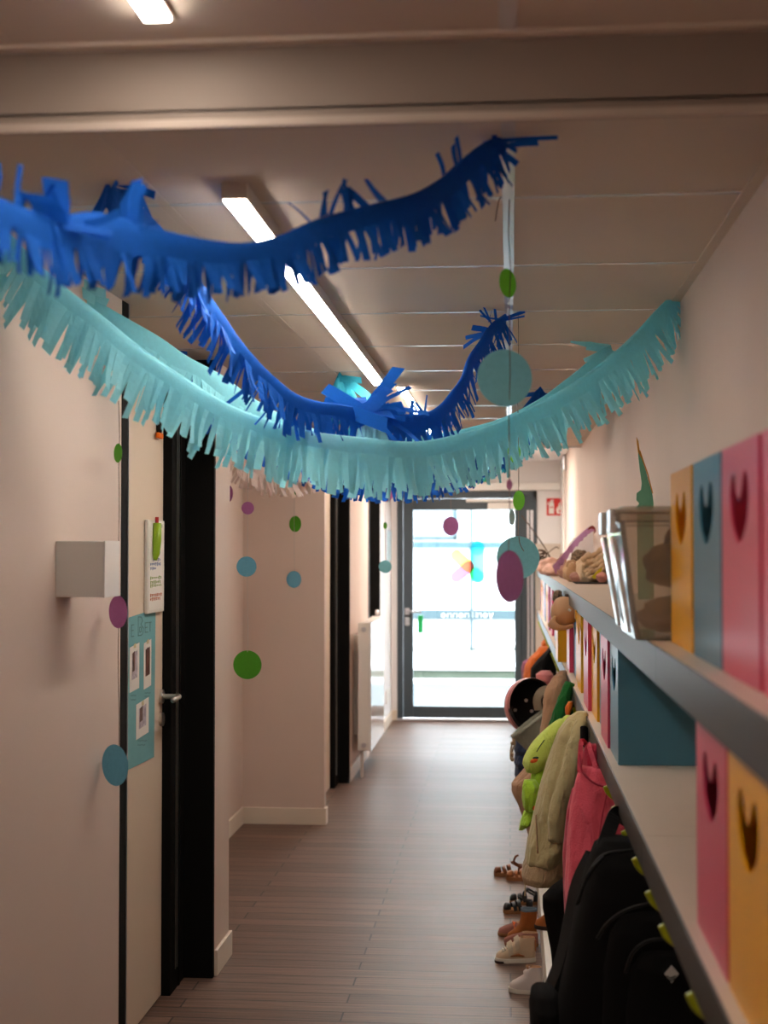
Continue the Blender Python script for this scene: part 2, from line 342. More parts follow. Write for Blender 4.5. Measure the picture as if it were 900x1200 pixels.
# ---- lamps
mat('lamp_on', (1, 1, 1), .5, .2, emit=(1, .88, .765), estr=54)
mat('lamp_on_far', (1, 1, 1), .5, .2, emit=(1, .88, .765), estr=92)
def lamp(x0, x1, y0, y1, zb, zt, lab):
    t = thing('ceiling_lamp', ((x0 + x1) / 2, (y0 + y1) / 2, zb), lab, 'lamp', 'linear ceiling lamps')
    build('housing', MB().box(x0 - .004, x1 + .004, y0 - .004, y1 + .004, zb + .004, zt), 'lamp_body', t, bev=.001)
    build('diffuser', MB().box(x0, x1, y0 + .002, y1 - .002, zb, zb + .0035), 'lamp_on_far' if y0 > 6.2 else 'lamp_on', t)
lamp(-.580, -.535, 2.845, 6.10, 2.377, 2.414, 'long slim lit ceiling lamp behind the beam, passing over the blue garlands')
lamp(-.506, -.470, .3, 1.935, 2.404, 2.414, 'slim lit lamp in front of the beam at the top edge')
lamp(-.507, -.473, 6.445, 7.69, 2.404, 2.414, 'short lit lamp strip beyond the long lamp')
lamp(-.507, -.473, 8.0, 10.15, 2.404, 2.414, 'farthest lit ceiling lamp strip, mostly behind the garlands')
mat('panel_on', (1, 1, 1), .5, .2, emit=(1, .88, .76), estr=28)
pl_ = thing('ceiling_lamp', (-.35, 11.9, 2.52), 'square lit ceiling panel in the raised ceiling before the exit', 'lamp', 'linear ceiling lamps')
build('housing', MB().box(-.66, -.04, 11.3, 12.5, 2.522, 2.5345), 'lamp_body', pl_); build('diffuser', MB().box(-.65, -.05, 11.31, 12.49, 2.518, 2.5215), 'panel_on', pl_)
# ------------------------------------------------------------------ fringed crepe garlands
def garland(label, pts, m, fold, fringe, seed, up=(), tufts=(), w=(.010, .022), grav=.22, wide=None, group='fringed paper garlands', gap=0., spread=.5):
    rnd = random.Random(seed)
    cp = crom([PY(*p) for p in pts], 14); st = .006; P = resample(cp, st); n = len(P)
    root = thing('paper_garland', P[n // 2], label, 'garland', group)
    fr = []
    for i, p in enumerate(P):
        t = (P[min(i + 2, n - 1)] - P[max(i - 2, 0)]).normalized(); dn = Vector((0, 0, -1)); pe = dn - t * t.dot(dn)
        pe = pe.normalized() if pe.length > .15 else Vector((-t.z, 0, t.x)).normalized() * (1 if t.x < 0 else -1)
        d = (dn * grav + pe * (1 - grav)).normalized(); nn = t.cross(pe).normalized()
        if nn.y > 0: nn = -nn        # towards the camera end
        fr.append((p, t, d, nn))
    mb = MB(); rows = []
    prof = [(.009, 1), (.0095, .72), (.009, .40), (.0065, .12), (.002, 0), (-.002, .01), (-.0065, .14), (-.009, .42), (-.0095, .74), (-.009, 1)]
    sc = 1.0
    for i, (p, t, d, nn) in enumerate(fr):
        s = i * st; wv = 1 + .3 * noise.noise(Vector((s * 9, seed, 0))) + (wide(i / n) if wide else 0); sw = .010 * noise.noise(Vector((s * 6, seed, 5)))
        e = min(1, .45 + min(i, n - 1 - i) * st / .10)
        rows.append([p + d * (b * fold * wv * (e if b > .5 else 1)) + nn * (a * sc * wv * e + sw) for a, b in prof])
    mb.rings(rows, False, False, False)
    build('fold', mb, m, root, smooth=True)
    mf = MB(); L = (n - 1) * st
    for side, pi in ((1, 0), (-1, len(prof) - 1)):
        s = 0.
        while s < L - .004:
            wd = rnd.uniform(*w) * (1.0 if rnd.random() > .1 else 1.6); i = min(n - 1, int((s + wd / 2) / st)); p, t, d, nn = fr[i]
            i0 = min(n - 1, int(s / st)); i1 = min(n - 1, max(i0 + 1, int((s + wd) / st)))
            a = rows[i0][pi]; b = rows[i1][pi]; fx = i / n
            upf = any(u0 < fx < u1 and rnd.random() < pr for u0, u1, pr in up)
            ln = fringe * rnd.uniform(.78, 1.12); out = rnd.gauss(.10, spread * .45) * side; sway = rnd.gauss(0, .09) + .10 * noise.noise(Vector((s * 12, seed, 9))); tw = rnd.gauss(0, .35)
            if upf:
                dd = (-d * rnd.uniform(.6, 1) + nn * out * 1.2 + t * rnd.gauss(0, .45)).normalized(); a = a - d * fold; b = b - d * fold
            else: dd = (d + nn * out + t * sway).normalized()
            A = [a]; B = [b]; seg = 4; c0 = (a + b) / 2; hv = (b - a) * .5 * (1 - gap); curl = rnd.gauss(.06, .18) * side
            for k in range(1, seg + 1):
                q = k / seg; ce = c0 + dd * ln * q + nn * (curl * ln * q * q) + (Vector((0, 0, -1)) * .12 * ln * q * q if not upf else Vector((0, 0, 0)))
                hh = hv * (1 - .13 * q); hh = hh * math.cos(tw * q) + nn * hh.length * math.sin(tw * q)
                A.append(ce - hh + dd * (rnd.uniform(-.06, .06) * ln if k == seg else 0)); B.append(ce + hh)
            mf.strip(A, B); s += wd
    for fx, px, cnt, tl, wid, dirs in tufts:
        i = int(fx * (n - 1)); p, t, d, nn = fr[i]
        for k in range(cnt):
            dv = Vector(dirs[k % len(dirs)]).normalized() + Vector((rnd.gauss(0, .22), rnd.gauss(0, .22), rnd.gauss(0, .18))); dv.normalize()
            pp = p + t * rnd.uniform(-px, px) + d * rnd.uniform(0, fold * .6); sd = dv.cross(Vector((rnd.gauss(0, .4), -1, rnd.gauss(0, .4)))).normalized(); lw = wid * rnd.uniform(.6, 1.2); ll = tl * rnd.uniform(.6, 1.15); bend = Vector((rnd.gauss(0, .3), rnd.gauss(0, .3), rnd.gauss(-.1, .25)))
            A = []; B = []
            for q in (0, .3, .6, 1): c0 = pp + dv * ll * q + bend * ll * q * q; A.append(c0 - sd * lw * .5); B.append(c0 + sd * lw * .5)
            mf.strip(A, B)
    build('fringe', mf, m, root, smooth=False)
    return root
U = (0, 0, 1)
garland('dark blue fringed garland nearest the camera, hanging below the beam with curled upturned strips',
        [(-90, 195, 1.70), (-40, 215, 1.78), (0, 232, 1.85), (60, 252, 1.92), (110, 248, 1.98), (160, 262, 2.03), (215, 276, 2.10), (280, 284, 2.18), (325, 276, 2.24), (370, 257, 2.29), (420, 243, 2.35), (480, 228, 2.42), (515, 210, 2.47), (540, 188, 2.51), (565, 168, 2.55), (588, 158, 2.585)],
        'crepe_blue', .034, .050, 3, w=(.007, .015), wide=lambda f: .6 * max(0, 1 - abs(f - .27) / .14), up=[(.10, .23, .30), (.26, .34, .35), (.60, .72, .30), (.86, .9, .3)],
        tufts=[(.20, .012, 2, .075, .045, [(.25, 0, 1), (.5, 0, 1)]), (.31, .02, 3, .06, .02, [(-.1, 0, 1), (.2, 0, 1)]), (.985, .015, 7, .065, .014, [(1, 0, .0), (-.6, 0, .25), (1, 0, -.05), (-.2, -.3, .1)]), (.22, .03, 5, .07, .012, [(1, 0, -.1), (.3, 0, -1)])], spread=.5)
garland('dark blue fringed garland behind the nearest one, a spiky tangled tuft at its lowest point',
        [(128, 198, 2.84), (150, 222, 2.90), (195, 275, 3.0), (233, 326, 3.12), (261, 369, 3.22), (289, 408, 3.32), (317, 438, 3.42), (344, 460, 3.5), (372, 470, 3.58), (401, 474, 3.66), (445, 482, 3.78), (491, 485, 3.92), (517, 472, 4.02), (538, 446, 4.14), (553, 415, 4.25), (574, 382, 4.4), (591, 367, 4.5)],
        'crepe_blue', .036, .066, 11, w=(.008, .017), wide=lambda f: .5 * max(0, 1 - abs(f - .62) / .08), up=[(.56, .66, .25), (.93, .96, .5)],
        tufts=[(.535, .07, 11, .105, .034, [(-.1, 0, 1), (.25, 0, 1), (.8, 0, .6), (.9, -.3, .2), (-.7, 0, .5)]), (.55, .06, 12, .10, .013, [(1, -.3, .25), (1, -.2, 0), (.5, 0, .6), (.9, -.3, -.4)]), (.02, .03, 9, .085, .024, [(1, .3, -.3), (.9, 0, -.1), (-.2, 0, .5), (1, 0, -.6)]), (.985, .01, 5, .06, .012, [(1, 0, 0), (-.3, 0, -.6), (-1, 0, 0)]), (.93, .01, 3, .06, .02, [(-1, 0, .2), (-.8, 0, -.2)])])
gc1 = garland('light turquoise fringed garland sweeping across the corridor in front, wall to wall',
        [(-48, 224, 3.02), (0, 262, 3.08), (40, 304, 3.12), (80, 339, 3.17), (120, 371, 3.22), (160, 403, 3.28), (205, 435, 3.34), (261, 470, 3.42), (311, 491, 3.49), (370, 506, 3.57), (430, 513, 3.65), (493, 517, 3.74), (560, 502, 3.88), (600, 487, 3.97), (640, 467, 4.05), (700, 429, 4.15), (740, 394, 4.22), (768, 364, 4.28), (793, 339, 4.325)],
        'crepe_cyan', .042, .094, 21, gap=.10, w=(.010, .021), tufts=[(.02, .04, 7, .10, .03, [(.3, 0, -1), (-.2, 0, -1), (.6, -.2, -.7)])], spread=.3)
lt_, lb_ = [], []
for k in range(25):
    q = k / 24; x = 409 + 47 * q; y = 517 - 19 * math.sin(math.pi * q) ** .55; yy = 3.70 + .004 * math.sin(k * 1.9)
    lt_.append(PY(x, y, yy)); lb_.append(PY(x, 520, yy - .012 + .004 * math.sin(k * 2.3)))
build('loose_loop', MB().strip(lt_, lb_), 'crepe_cyan', gc1, smooth=True)
garland('light turquoise fringed garland behind the front turquoise one, pinned along a ceiling joint',
        [(52, 315, 3.76), (90, 338, 3.80), (133, 364, 3.86), (187, 395, 3.95), (219, 417, 4.0), (261, 441, 4.08), (311, 476, 4.2), (370, 503, 4.3), (445, 515, 4.45), (520, 507, 4.6), (575, 494, 4.75), (615, 477, 4.85), (670, 440, 5.0), (700, 413, 5.1), (716, 403, 5.16)],
        'crepe_cyan', .05, .09, 31, gap=.08, w=(.009, .018), tufts=[(.985, .03, 6, .13, .03, [(-1, 0, .02), (1, 0, -.02), (-.8, 0, -.5)]), (.012, .02, 6, .12, .03, [(1, 0, -.35), (1, 0, -.1)])])
garland('dark blue fringed garland farthest back, its fringe showing under the turquoise ones',
        [(204, 405, 5.24), (235, 438, 5.3), (280, 478, 5.4), (340, 518, 5.55), (400, 540, 5.75), (475, 549, 6.0), (535, 538, 6.2), (590, 502, 6.4), (634, 452, 6.5)],
        'crepe_blue', .06, .075, 41, tufts=[(.985, .02, 5, .06, .02, [(1, 0, 0), (-1, 0, 0)]), (.01, .01, 4, .05, .02, [(1, 0, 0), (-1, 0, 0)])])
garland('bright turquoise fringed garland near the exit sign, its loose end by the ceiling lamp',
        [(398, 436, 5.93), (413, 458, 6.0), (440, 498, 6.2), (490, 524, 6.6), (540, 530, 7.0), (585, 520, 7.3), (625, 490, 7.55), (650, 455, 7.0)],
        'crepe_cyan_deep', .06, .085, 51, tufts=[(.01, .02, 10, .12, .03, [(.6, 0, -1), (-.1, 0, -1), (1, 0, -.3), (1, 0, -.6)])])
garland('pinkish white fringed garland tucked behind the turquoise ones, by the niche',
        [(269, 505, 5.9), (285, 528, 5.96), (305, 543, 6.05), (335, 549, 6.2), (370, 540, 6.4), (410, 515, 6.7), (435, 482, 6.95)],
        'crepe_white', .05, .07, 61)
# ------------------------------------------------------------------ paper disc mobiles
def mobile(label, Y, sx, ytop, ybot, discs, sm='string', r=.0011):
    a = PY(sx, ytop, Y); b = PY(sx, discs[-1][2] - discs[-1][4] + 2, Y)
    root = thing('paper_mobile', b, label, 'mobile', 'paper disc mobiles')
    k = 10; jit = [Vector((random.gauss(0, .0012), random.gauss(0, .002), 0)) for _ in range(k + 1)]; jit[0] = Vector()
    build('string', MB().tube([a.lerp(b, i / k) + jit[i] for i in range(k + 1)], r, 6), sm, root)
    for (m, px, py, rx, ry, col) in discs:
        c = PY(px, py, Y); rad = ry * Y / F; th = math.acos(min(1, rx / ry)); s = 1 if rad * 1000 % 2 < 1 else -1
        build('disc', MB().round_sheet(c + Vector((0, -.002, 0)), (math.sin(th) * s, -math.cos(th), 0), rad), m, root, label=col + ' paper disc')
    return root
m6 = mobile('nearest paper mobile at the right, teal disc above a large purple oval', 3.02, 597, 233, 690,
       [('card_green', 595, 332, 10, 17, 'green'), ('card_teal', 591.5, 443, 32, 33.5, 'large teal'), ('card_pink', 597, 568, 3.4, 6.5, 'tiny pink'), ('card_pale', 600, 606, 4.2, 10, 'pale teal'), ('card_purple', 597, 675.5, 16.2, 30.5, 'large purple')])
build('string_tail', MB().tube(crom([PY(596.5, 233, 3.02), PY(590, 232, 3.015), PY(586, 232, 3.01), PY(583, 243, 3.01), PY(580.5, 259, 3.01)], 6), .0012, 6), 'string', m6)
m7 = mobile('paper mobile just right of the nearest one, green disc above a large teal disc', 4.5, 607.5, 368, 660,
       [('card_green', 602, 531, 8, 11, 'green'), ('card_green', 608, 586.5, 6.8, 11.5, 'green'), ('card_teal', 607, 653.5, 25, 25, 'large teal')])
build('string_tail', MB().tube(crom([PY(608, 629, 4.49), PY(609, 636, 4.488), PY(611, 641, 4.487), PY(614, 646, 4.487)], 6), .0014, 6), 'string', m7)
mobile('paper mobile against the left wall, green, purple and blue discs beside the white wall box', 3.93, 139, 470, 905,
       [('card_darkgreen', 138.5, 531, 7.6, 11.5, 'green'), ('card_purple', 138.5, 717, 14.8, 19.5, 'purple'), ('card_blue', 135, 896.5, 20, 24.5, 'blue')])
mobile('paper mobile in front of the niche with a big green disc lowest', 5.75, 290, 500, 785,
       [('card_darkgreen', 288, 524, 9, 10, 'green'), ('card_purple', 290.5, 595.5, 7, 7.6, 'purple'), ('card_blue', 289, 664, 12, 12, 'blue'), ('card_darkgreen', 290, 779, 17, 17, 'green')], 'white_string', .0014)
mobile('paper mobile in the niche middle with a blue disc lowest', 7.0, 345, 520, 690,
       [('card_darkgreen', 346, 574.5, 2, 6, 'green'), ('card_darkgreen', 346, 614, 8, 9.5, 'green'), ('card_blue', 344.5, 679, 9.4, 10, 'blue')], 'white_string', .0012)
mobile('paper mobile half hidden behind the pier edge, two purple discs', 6.3, 268, 490, 590,
       [('card_purple', 268.5, 537.5, 7.5, 7.5, 'purple'), ('card_purple', 267.5, 578.5, 7.2, 10.5, 'purple')], 'white_string')
mobile('small paper mobile by the far black door frame, teal disc lowest', 8.5, 451.5, 520, 671,
       [('card_purple', 452, 578, 9, 10, 'purple'), ('card_darkgreen', 451.5, 616, 2.6, 4.2, 'green'), ('card_teal', 451.5, 664, 7.6, 7.6, 'teal')], 'white_string', .0014)
mobile('small paper mobile in front of the exit door, purple disc lowest', 8.0, 528.5, 520, 622,
       [('card_teal', 527, 559, 7, 8, 'teal'), ('card_purple', 528.5, 616.5, 9.3, 11, 'purple')], 'string', .0014)
# ------------------------------------------------------------------ things on the left side
p = PX(65, 634, XL)
b0 = thing('wall_box', (XL, 3.66, 1.66), 'small blank white box fixed to the left wall', 'box')
ya = PX(65, 660, XL).y; xa = PY(123, 660, ya).x; yb = PX(140, 660, xa).y; zt = PY(90, 634, ya).z; zb = PY(90, 700, ya).z
build('shell', MB().box(XL, xa - .004, ya, yb, zb, zt), 'white_plastic', b0, bev=.002)
build('cover', MB().box(xa - .004, xa, ya - .001, yb + .001, zb - .001, zt + .001), 'white_gloss', b0, bev=.001)
LX = -1.2985
def onleaf(px, py): v = PX(px, py, LX); return v.y, v.z
mat('poster', S(112, 165, 170), .75, .2, var=.03, vscale=10); mat('ink', (.12, .22, .22), .8, .1); mat('photo_white', (.78, .74, .68), .5, .3); mat('photo_dark', (.10, .04, .03), .4, .4, var=.7, vscale=50); mat('photo_lilac', (.45, .40, .45), .5, .3, var=.4, vscale=60); mat('tape', (.6, .52, .3), .5, .3)
y1, zt1 = onleaf(182, 713.5); _, zb1 = onleaf(180.5, 887); y0 = y1 - .50
po = build('poster', MB().prism([(LX, y0, zt1 - .02), (LX, y1, zt1), (LX, y1 - .012, zb1), (LX, y0 + .01, zb1 + .01)], (.0012, 0, 0)), 'poster'); tag(po, 'turquoise paper poster with three photos taped on the near door', 'poster')
def leafquad(px0, py0, px1, py1, lift, nm, m, par, slope=0.):
    a, zt_ = onleaf(px0, py0); b, zb_ = onleaf(px1, py1)
    return build(nm, MB().prism([(LX + lift, a, zt_ - slope), (LX + lift, b, zt_ + .004), (LX + lift, b, zb_), (LX + lift, a, zb_ - slope)], (.0006, 0, 0)), m, par)
for (q, m) in (((151.5, 757, 162.5, 806), 'photo_lilac'), ((168, 752, 176.5, 803), 'photo_dark'), ((159, 824, 173.5, 858), 'photo_lilac')):
    ph = leafquad(*q, .0015, 'photo', 'photo_white', po, .006)
    mx = (q[2] - q[0]) * .22; my = (q[3] - q[1]) * .16
    leafquad(q[0] + mx, q[1] + my, q[2] - mx, q[3] - my * 1.6, .0024, 'print', m, ph, .004)
    leafquad(q[0] + mx * 1.2, q[1] + my, q[0] + mx * 2.2, q[3] - my * 2.6, .0032, 'print', 'photo_dark', ph, .003)
    leafquad((q[0] + q[2]) / 2 - 1.2, q[1] - 1.5, (q[0] + q[2]) / 2 + 1.2, q[1] + 2, .003, 'tape', 'tape', ph)
ik = MB()
def stroke(a, b, w=.0016):
    ya_, za_ = onleaf(*a); yb_, zb_ = onleaf(*b); A = Vector((LX + .0016, ya_, za_)); B = Vector((LX + .0016, yb_, zb_)); d = (B - A); s_ = Vector((0, -d.z, d.y)).normalized() * w * (1 if abs(d.z) > abs(d.y) * .3 else 1)
    ik.prism([A - s_, B - s_, B + s_, A + s_], (.0005, 0, 0))
def poly(pts):
    for a, b in zip(pts, pts[1:]): stroke(a, b)
poly([(156.5, 732), (153.5, 732.5), (153.5, 746), (156.5, 745.5)]); poly([(153.5, 739), (156, 738.7)])                       # E
poly([(161.5, 745), (161.5, 723), (165, 723), (166.5, 727), (164.5, 732), (167.5, 736), (167, 742), (165, 744.5), (161.5, 745)]); poly([(163.2, 741), (163.2, 735), (165, 735), (165.2, 740), (163.2, 741)])   # B
poly([(173, 729.5), (169.5, 730), (169.5, 741), (173, 740.6)]); poly([(169.5, 735.5), (172.3, 735)])                         # E
poly([(173.8, 729.3), (177, 729)]); poly([(175.4, 729.2), (175.4, 740)])                                                      # T
for (x0, x1, y) in ((153, 159, 815), (153, 158.5, 820), (169, 176, 812), (169, 174.5, 816), (161, 172, 868), (161, 170, 873)):
    for k in range(4): xx = x0 + (x1 - x0) * k / 4; stroke((xx, y + .5 * (k % 2)), (xx + (x1 - x0) / 5, y - .6 * (k % 2)), .0012)
build('lettering', ik, 'ink', po)
# white board with a handwritten sheet, green marker on top
wb = thing('notice_board', (LX, 5.1, 1.7), 'narrow white notice board with coloured handwriting above the turquoise poster', 'notice board')
ya_, za_ = onleaf(169.5, 609); yb_, zb_ = onleaf(188.5, 716)
build('board', MB().box(LX, LX + .012, ya_, yb_, zb_, za_), 'lamp_body', wb, bev=.002)
sh = build('sheet', MB().box(LX + .012, LX + .0135, ya_ + .012, yb_ - .03, zb_ + .012, za_ - .006), 'photo_white', wb)
for nm, col, rows in (('ink_green', (.25, .36, .1), [(616, .35, .95), (621, .5, .7), (677, .1, .9), (682, .1, .85), (686, .1, .9)]), ('ink_blue', (.16, .22, .42), [(634, .35, .6), (642, .35, .8), (648, .4, .85), (656, .3, .8), (661, .1, .85), (666, .1, .5)]), ('ink_red', (.55, .16, .07), [(697, .1, .95), (701.5, .1, .8)])):
    mat(nm, col, .8, .1); mb = MB()
    for (py, f0, f1) in rows:
        x = f0
        while x < f1:
            wv = random.uniform(.05, .12); yA = ya_ + .012 + (yb_ - ya_ - .045) * x; yB = ya_ + .012 + (yb_ - ya_ - .045) * min(f1, x + wv); z = onleaf(180, py)[1]; hh = random.uniform(.003, .008)
            mb.box(LX + .0134, LX + .0142, yA, yA + .004, z - hh, z + hh); mb.box(LX + .0134, LX + .0142, yA, yB, z - .0015 + hh * .5, z + .0015 + hh * .5); mb.box(LX + .0134, LX + .0142, (yA + yB) / 2, (yA + yB) / 2 + .004, z - hh * .7, z + hh * .8); x += wv + .04
    build('handwriting', mb, nm, sh)
ym, zm = onleaf(174.5, 613); _, zn = onleaf(174.5, 656)
mat('marker_green', S(130, 165, 20), .35, .5); mat('marker_red', S(150, 30, 30), .4, .4)
mk = thing('marker_pen', (LX + .026, ym, zm), 'green marker pen clipped on the notice board', 'pen')
build('barrel', MB().tube([(LX + .028, ym + .012, zm), (LX + .028, ym + .008, zm - .06), (LX + .028, ym - .002, zn + .02), (LX + .026, ym - .01, zn)], [.015, .016, .013, .007], 12), 'marker_green', mk, smooth=True)
build('cap', MB().tube([(LX + .026, ym + .013, zm), (LX + .026, ym + .014, zm + .022)], .007, 10), 'marker_red', mk, label='red cap')
v = PX(186.5, 490, LX + .01)
pn = thing('hanging_charm', v, 'small dark charm with an orange foot hanging at the top of the near door', 'charm')
build('cord', MB().tube([v + Vector((0, 0, .12)), v], .004, 8), 'black_smooth', pn)
mat('orange', S(225, 110, 30), .7, .2)
build('body', MB().tube([v, v + Vector((0, .006, -.03)), v + Vector((0, 0, -.06))], [.010, .014, .008], 10), 'black_smooth', pn, smooth=True)
build('foot', MB().box(v.x - .006, v.x + .01, v.y - .03, v.y + .03, v.z - .075, v.z - .055), 'orange', pn, bev=.004, label='orange foot')
# radiator
ra = thing('radiator', (-1.06, 10.9, .1), 'white flat-panel radiator on the left wall near the exit', 'radiator')
xa, xb, y0, y1, z0, z1 = -1.105, -1.008, 10.36, 11.42, .195, 1.137
build('front_panel', MB().box(xb - .012, xb, y0, y1, z0, z1), 'white_gloss', ra, bev=.004)
build('end_cover', MB().box(xa, xb - .012, y0, y0 + .012, z0 + .01, z1), 'white_plastic', ra, bev=.004)
build('end_cover', MB().box(xa, xb - .012, y1 - .012, y1, z0 + .01, z1), 'white_plastic', ra, bev=.004)
build('back_panel', MB().box(xa, xa + .012, y0 + .012, y1 - .012, z0 + .01, z1 - .01), 'white_plastic', ra)
gm = MB()
for k in range(40): gm.box(xa + .012, xb - .012, y0 + .02 + k * .0255, y0 + .035 + k * .0255, z1 - .008, z1)
build('top_grille', gm, 'white_plastic', ra)
for z in (z0 + .05, z1 - .05): build('plug', MB().disc((-1.062, y0 - .003, z), (0, 1, 0), .018, .012, 20).disc((-1.062, y0 - .008, z), (0, 1, 0), .010, .012, 6), 'alu', ra)
for yb in (y0 + .2, y1 - .24): build('bracket', MB().box(XL, xa, yb, yb + .04, z0 + .1, z1 - .1), 'white_plastic', ra)
build('pipe', MB().tube([(-1.085, y0 + .08, 0), (-1.085, y0 + .08, z0 + .02)], .009, 10).tube([(-1.085, y0 + .14, 0), (-1.085, y0 + .14, z0 + .02)], .009, 10), 'white_plastic', ra)
build('valve', MB().tube([(-1.06, y1 - .02, z1 - .0), (-1.06, y1 - .02, z1 + .03), (-1.06, y1 - .02, z1 + .05)], [.016, .018, .012], 12), 'alu', ra, smooth=True)
# small things near the exit
v0 = PX(452.5, 622, XL + .004); v1 = PX(457.5, 656, XL + .004)
mat('pale_blue', (.45, .6, .65), .3, .5)
nt_ = thing('wall_notice', (XL, v0.y, v1.z), 'narrow pale blue framed notice on the far left wall beside the exit', 'notice')
build('frame', MB().box(XL, XL + .012, v0.y - .02, v1.y + .02, v1.z - .02, v0.z + .02), 'alu', nt_, bev=.002); build('sheet', MB().box(XL + .012, XL + .014, v0.y, v1.y, v1.z, v0.z), 'pale_blue', nt_)
v0 = PX(452, 810, XL); v1 = PX(456.5, 820, XL)
so = thing('wall_socket', (XL, v0.y, v1.z), 'small white wall socket low on the far left wall', 'socket')
build('plate', MB().box(XL, XL + .010, v0.y, v1.y, v1.z, v0.z), 'white_plastic', so, bev=.003); build('socket_hole', MB().disc((XL + .0105, (v0.y + v1.y) / 2, (v0.z + v1.z) / 2), (1, 0, 0), .02, .002, 20), 'alu', so)
v = PX(663.5, 541, XR)
sn = thing('wall_sensor', (XR, v.y, v.z), 'grey rounded sensor high on the right wall near the exit', 'sensor')
build('shell', MB().box(XR - .035, XR, v.y - .06, v.y + .06, v.z - .085, v.z + .06), 'alu', sn, bev=.014); build('lens', MB().disc((XR - .036, v.y, v.z - .03), (1, 0, 0), .022, .006, 20), 'black_smooth', sn)
# exit sign (running figure) and fire extinguisher sign on the end wall
def onend(px, py, d): return PY(px, py, YE - d)
def plate(nm, px0, py0, px1, py1, d, th, m, par): a = onend(px0, py0, d); b = onend(px1, py1, d); return build(nm, MB().box(a.x, b.x, a.y - th, a.y, b.z, a.z), m, par)
es = thing('exit_sign', onend(557, 564, 0), 'green and white running figure exit sign above the glass door', 'sign')
plate('plate', 540.5, 546, 573, 564.5, .001, .03, 'exit_green', es)
def signpoly(nm, pts, d, m, par):
    b = MB()
    for pl in pts: b.prism([onend(x, y, d) for x, y in pl], (0, -.001, 0))
    return build(nm, b, m, par)
circ = lambda cx, cy, r: [(cx + r * math.cos(2 * math.pi * k / 14), cy + r * math.sin(2 * math.pi * k / 14)) for k in range(14)]
signpoly('symbol', [[(543, 549), (551, 549), (551, 564), (543, 564)], circ(565, 550.5, 1.5), [(562.5, 553), (566, 552.5), (565.5, 557.5), (562, 557.5)], [(562, 557), (565, 557), (569, 560.5), (568, 562), (563, 559.5)], [(562, 557), (564, 558), (561.5, 562.5), (557.5, 563), (557.5, 561.6), (560.5, 561)], [(562.5, 553), (563.5, 554.5), (559.5, 557.5), (558.6, 556.6)], [(565.5, 553), (569.5, 556.3), (568.7, 557.3), (565, 555)]], .032, 'sign_white', es)
fs = thing('fire_sign', onend(650, 604, 0), 'red fire extinguisher sign on the end wall right of the exit door', 'sign')
plate('plate', 640.5, 584, 661, 604, .001, .006, 'red_sign', fs)
signpoly('symbol', [[(643.2, 590), (644.5, 588), (648, 588), (649.2, 590), (649.2, 602), (643.2, 602)], [(644.5, 587.5), (644, 586.5), (648.5, 585.5), (649, 587), (647.5, 587.5)], [(643, 588), (642, 592), (641.5, 592), (642.3, 587.3)], [(652.5, 602), (651.8, 597), (653.5, 593.5), (653.8, 596), (655, 590), (656.5, 588.5), (656.4, 592), (657.6, 595), (658.2, 592.5), (659.5, 596), (659.3, 600), (658, 602)]], .0075, 'sign_white', fs)
signpoly('symbol_detail', [[(644, 594), (648.5, 594), (648.5, 595.2), (644, 595.2)], circ(655.8, 599, 1.2)], .009, 'red_sign', fs)
# ------------------------------------------------------------------ right side: shelves, boxes
XF = .262
def shelf(name, lab, z0, z1, ends):
    t = thing(name, (XF, 5, z0), lab, 'shelf')
    for y0, y1 in ends:
        build('board', MB().box(XF + .004, XR, y0 + .0008, y1 - .0008, z0 + .001, z1), 'shelf_top', t, bev=.001)
        build('front_edge', MB().box(XF, XF + .004, y0 + .0008, y1 - .0008, z0, z1 + .0005), 'shelf_edge', t, bev=.001)
    return t
shelf('wall_shelf', 'upper long wall shelf with a dark metal front edge carrying boxes and hats', 1.424, 1.492, [(-.5, 2.6), (2.6, 6.3), (6.3, 10.0), (10.0, 13.86)])
lows = shelf('wall_shelf', 'lower long wall shelf of heart-hole boxes above the coat hooks', 1.027, 1.094, [(-.5, 2.9), (2.9, 6.15), (6.15, 10.0), (10.0, 13.86)])
ep = build('end_panel', MB().box(.25, XR, 13.87, YE - .003, .0, 1.73), 'rail_wood', None, bev=.002); tag(ep, 'pale wooden end panel closing the shelves by the exit door', 'panel')
BW, BD, BH = .302, .222, .315
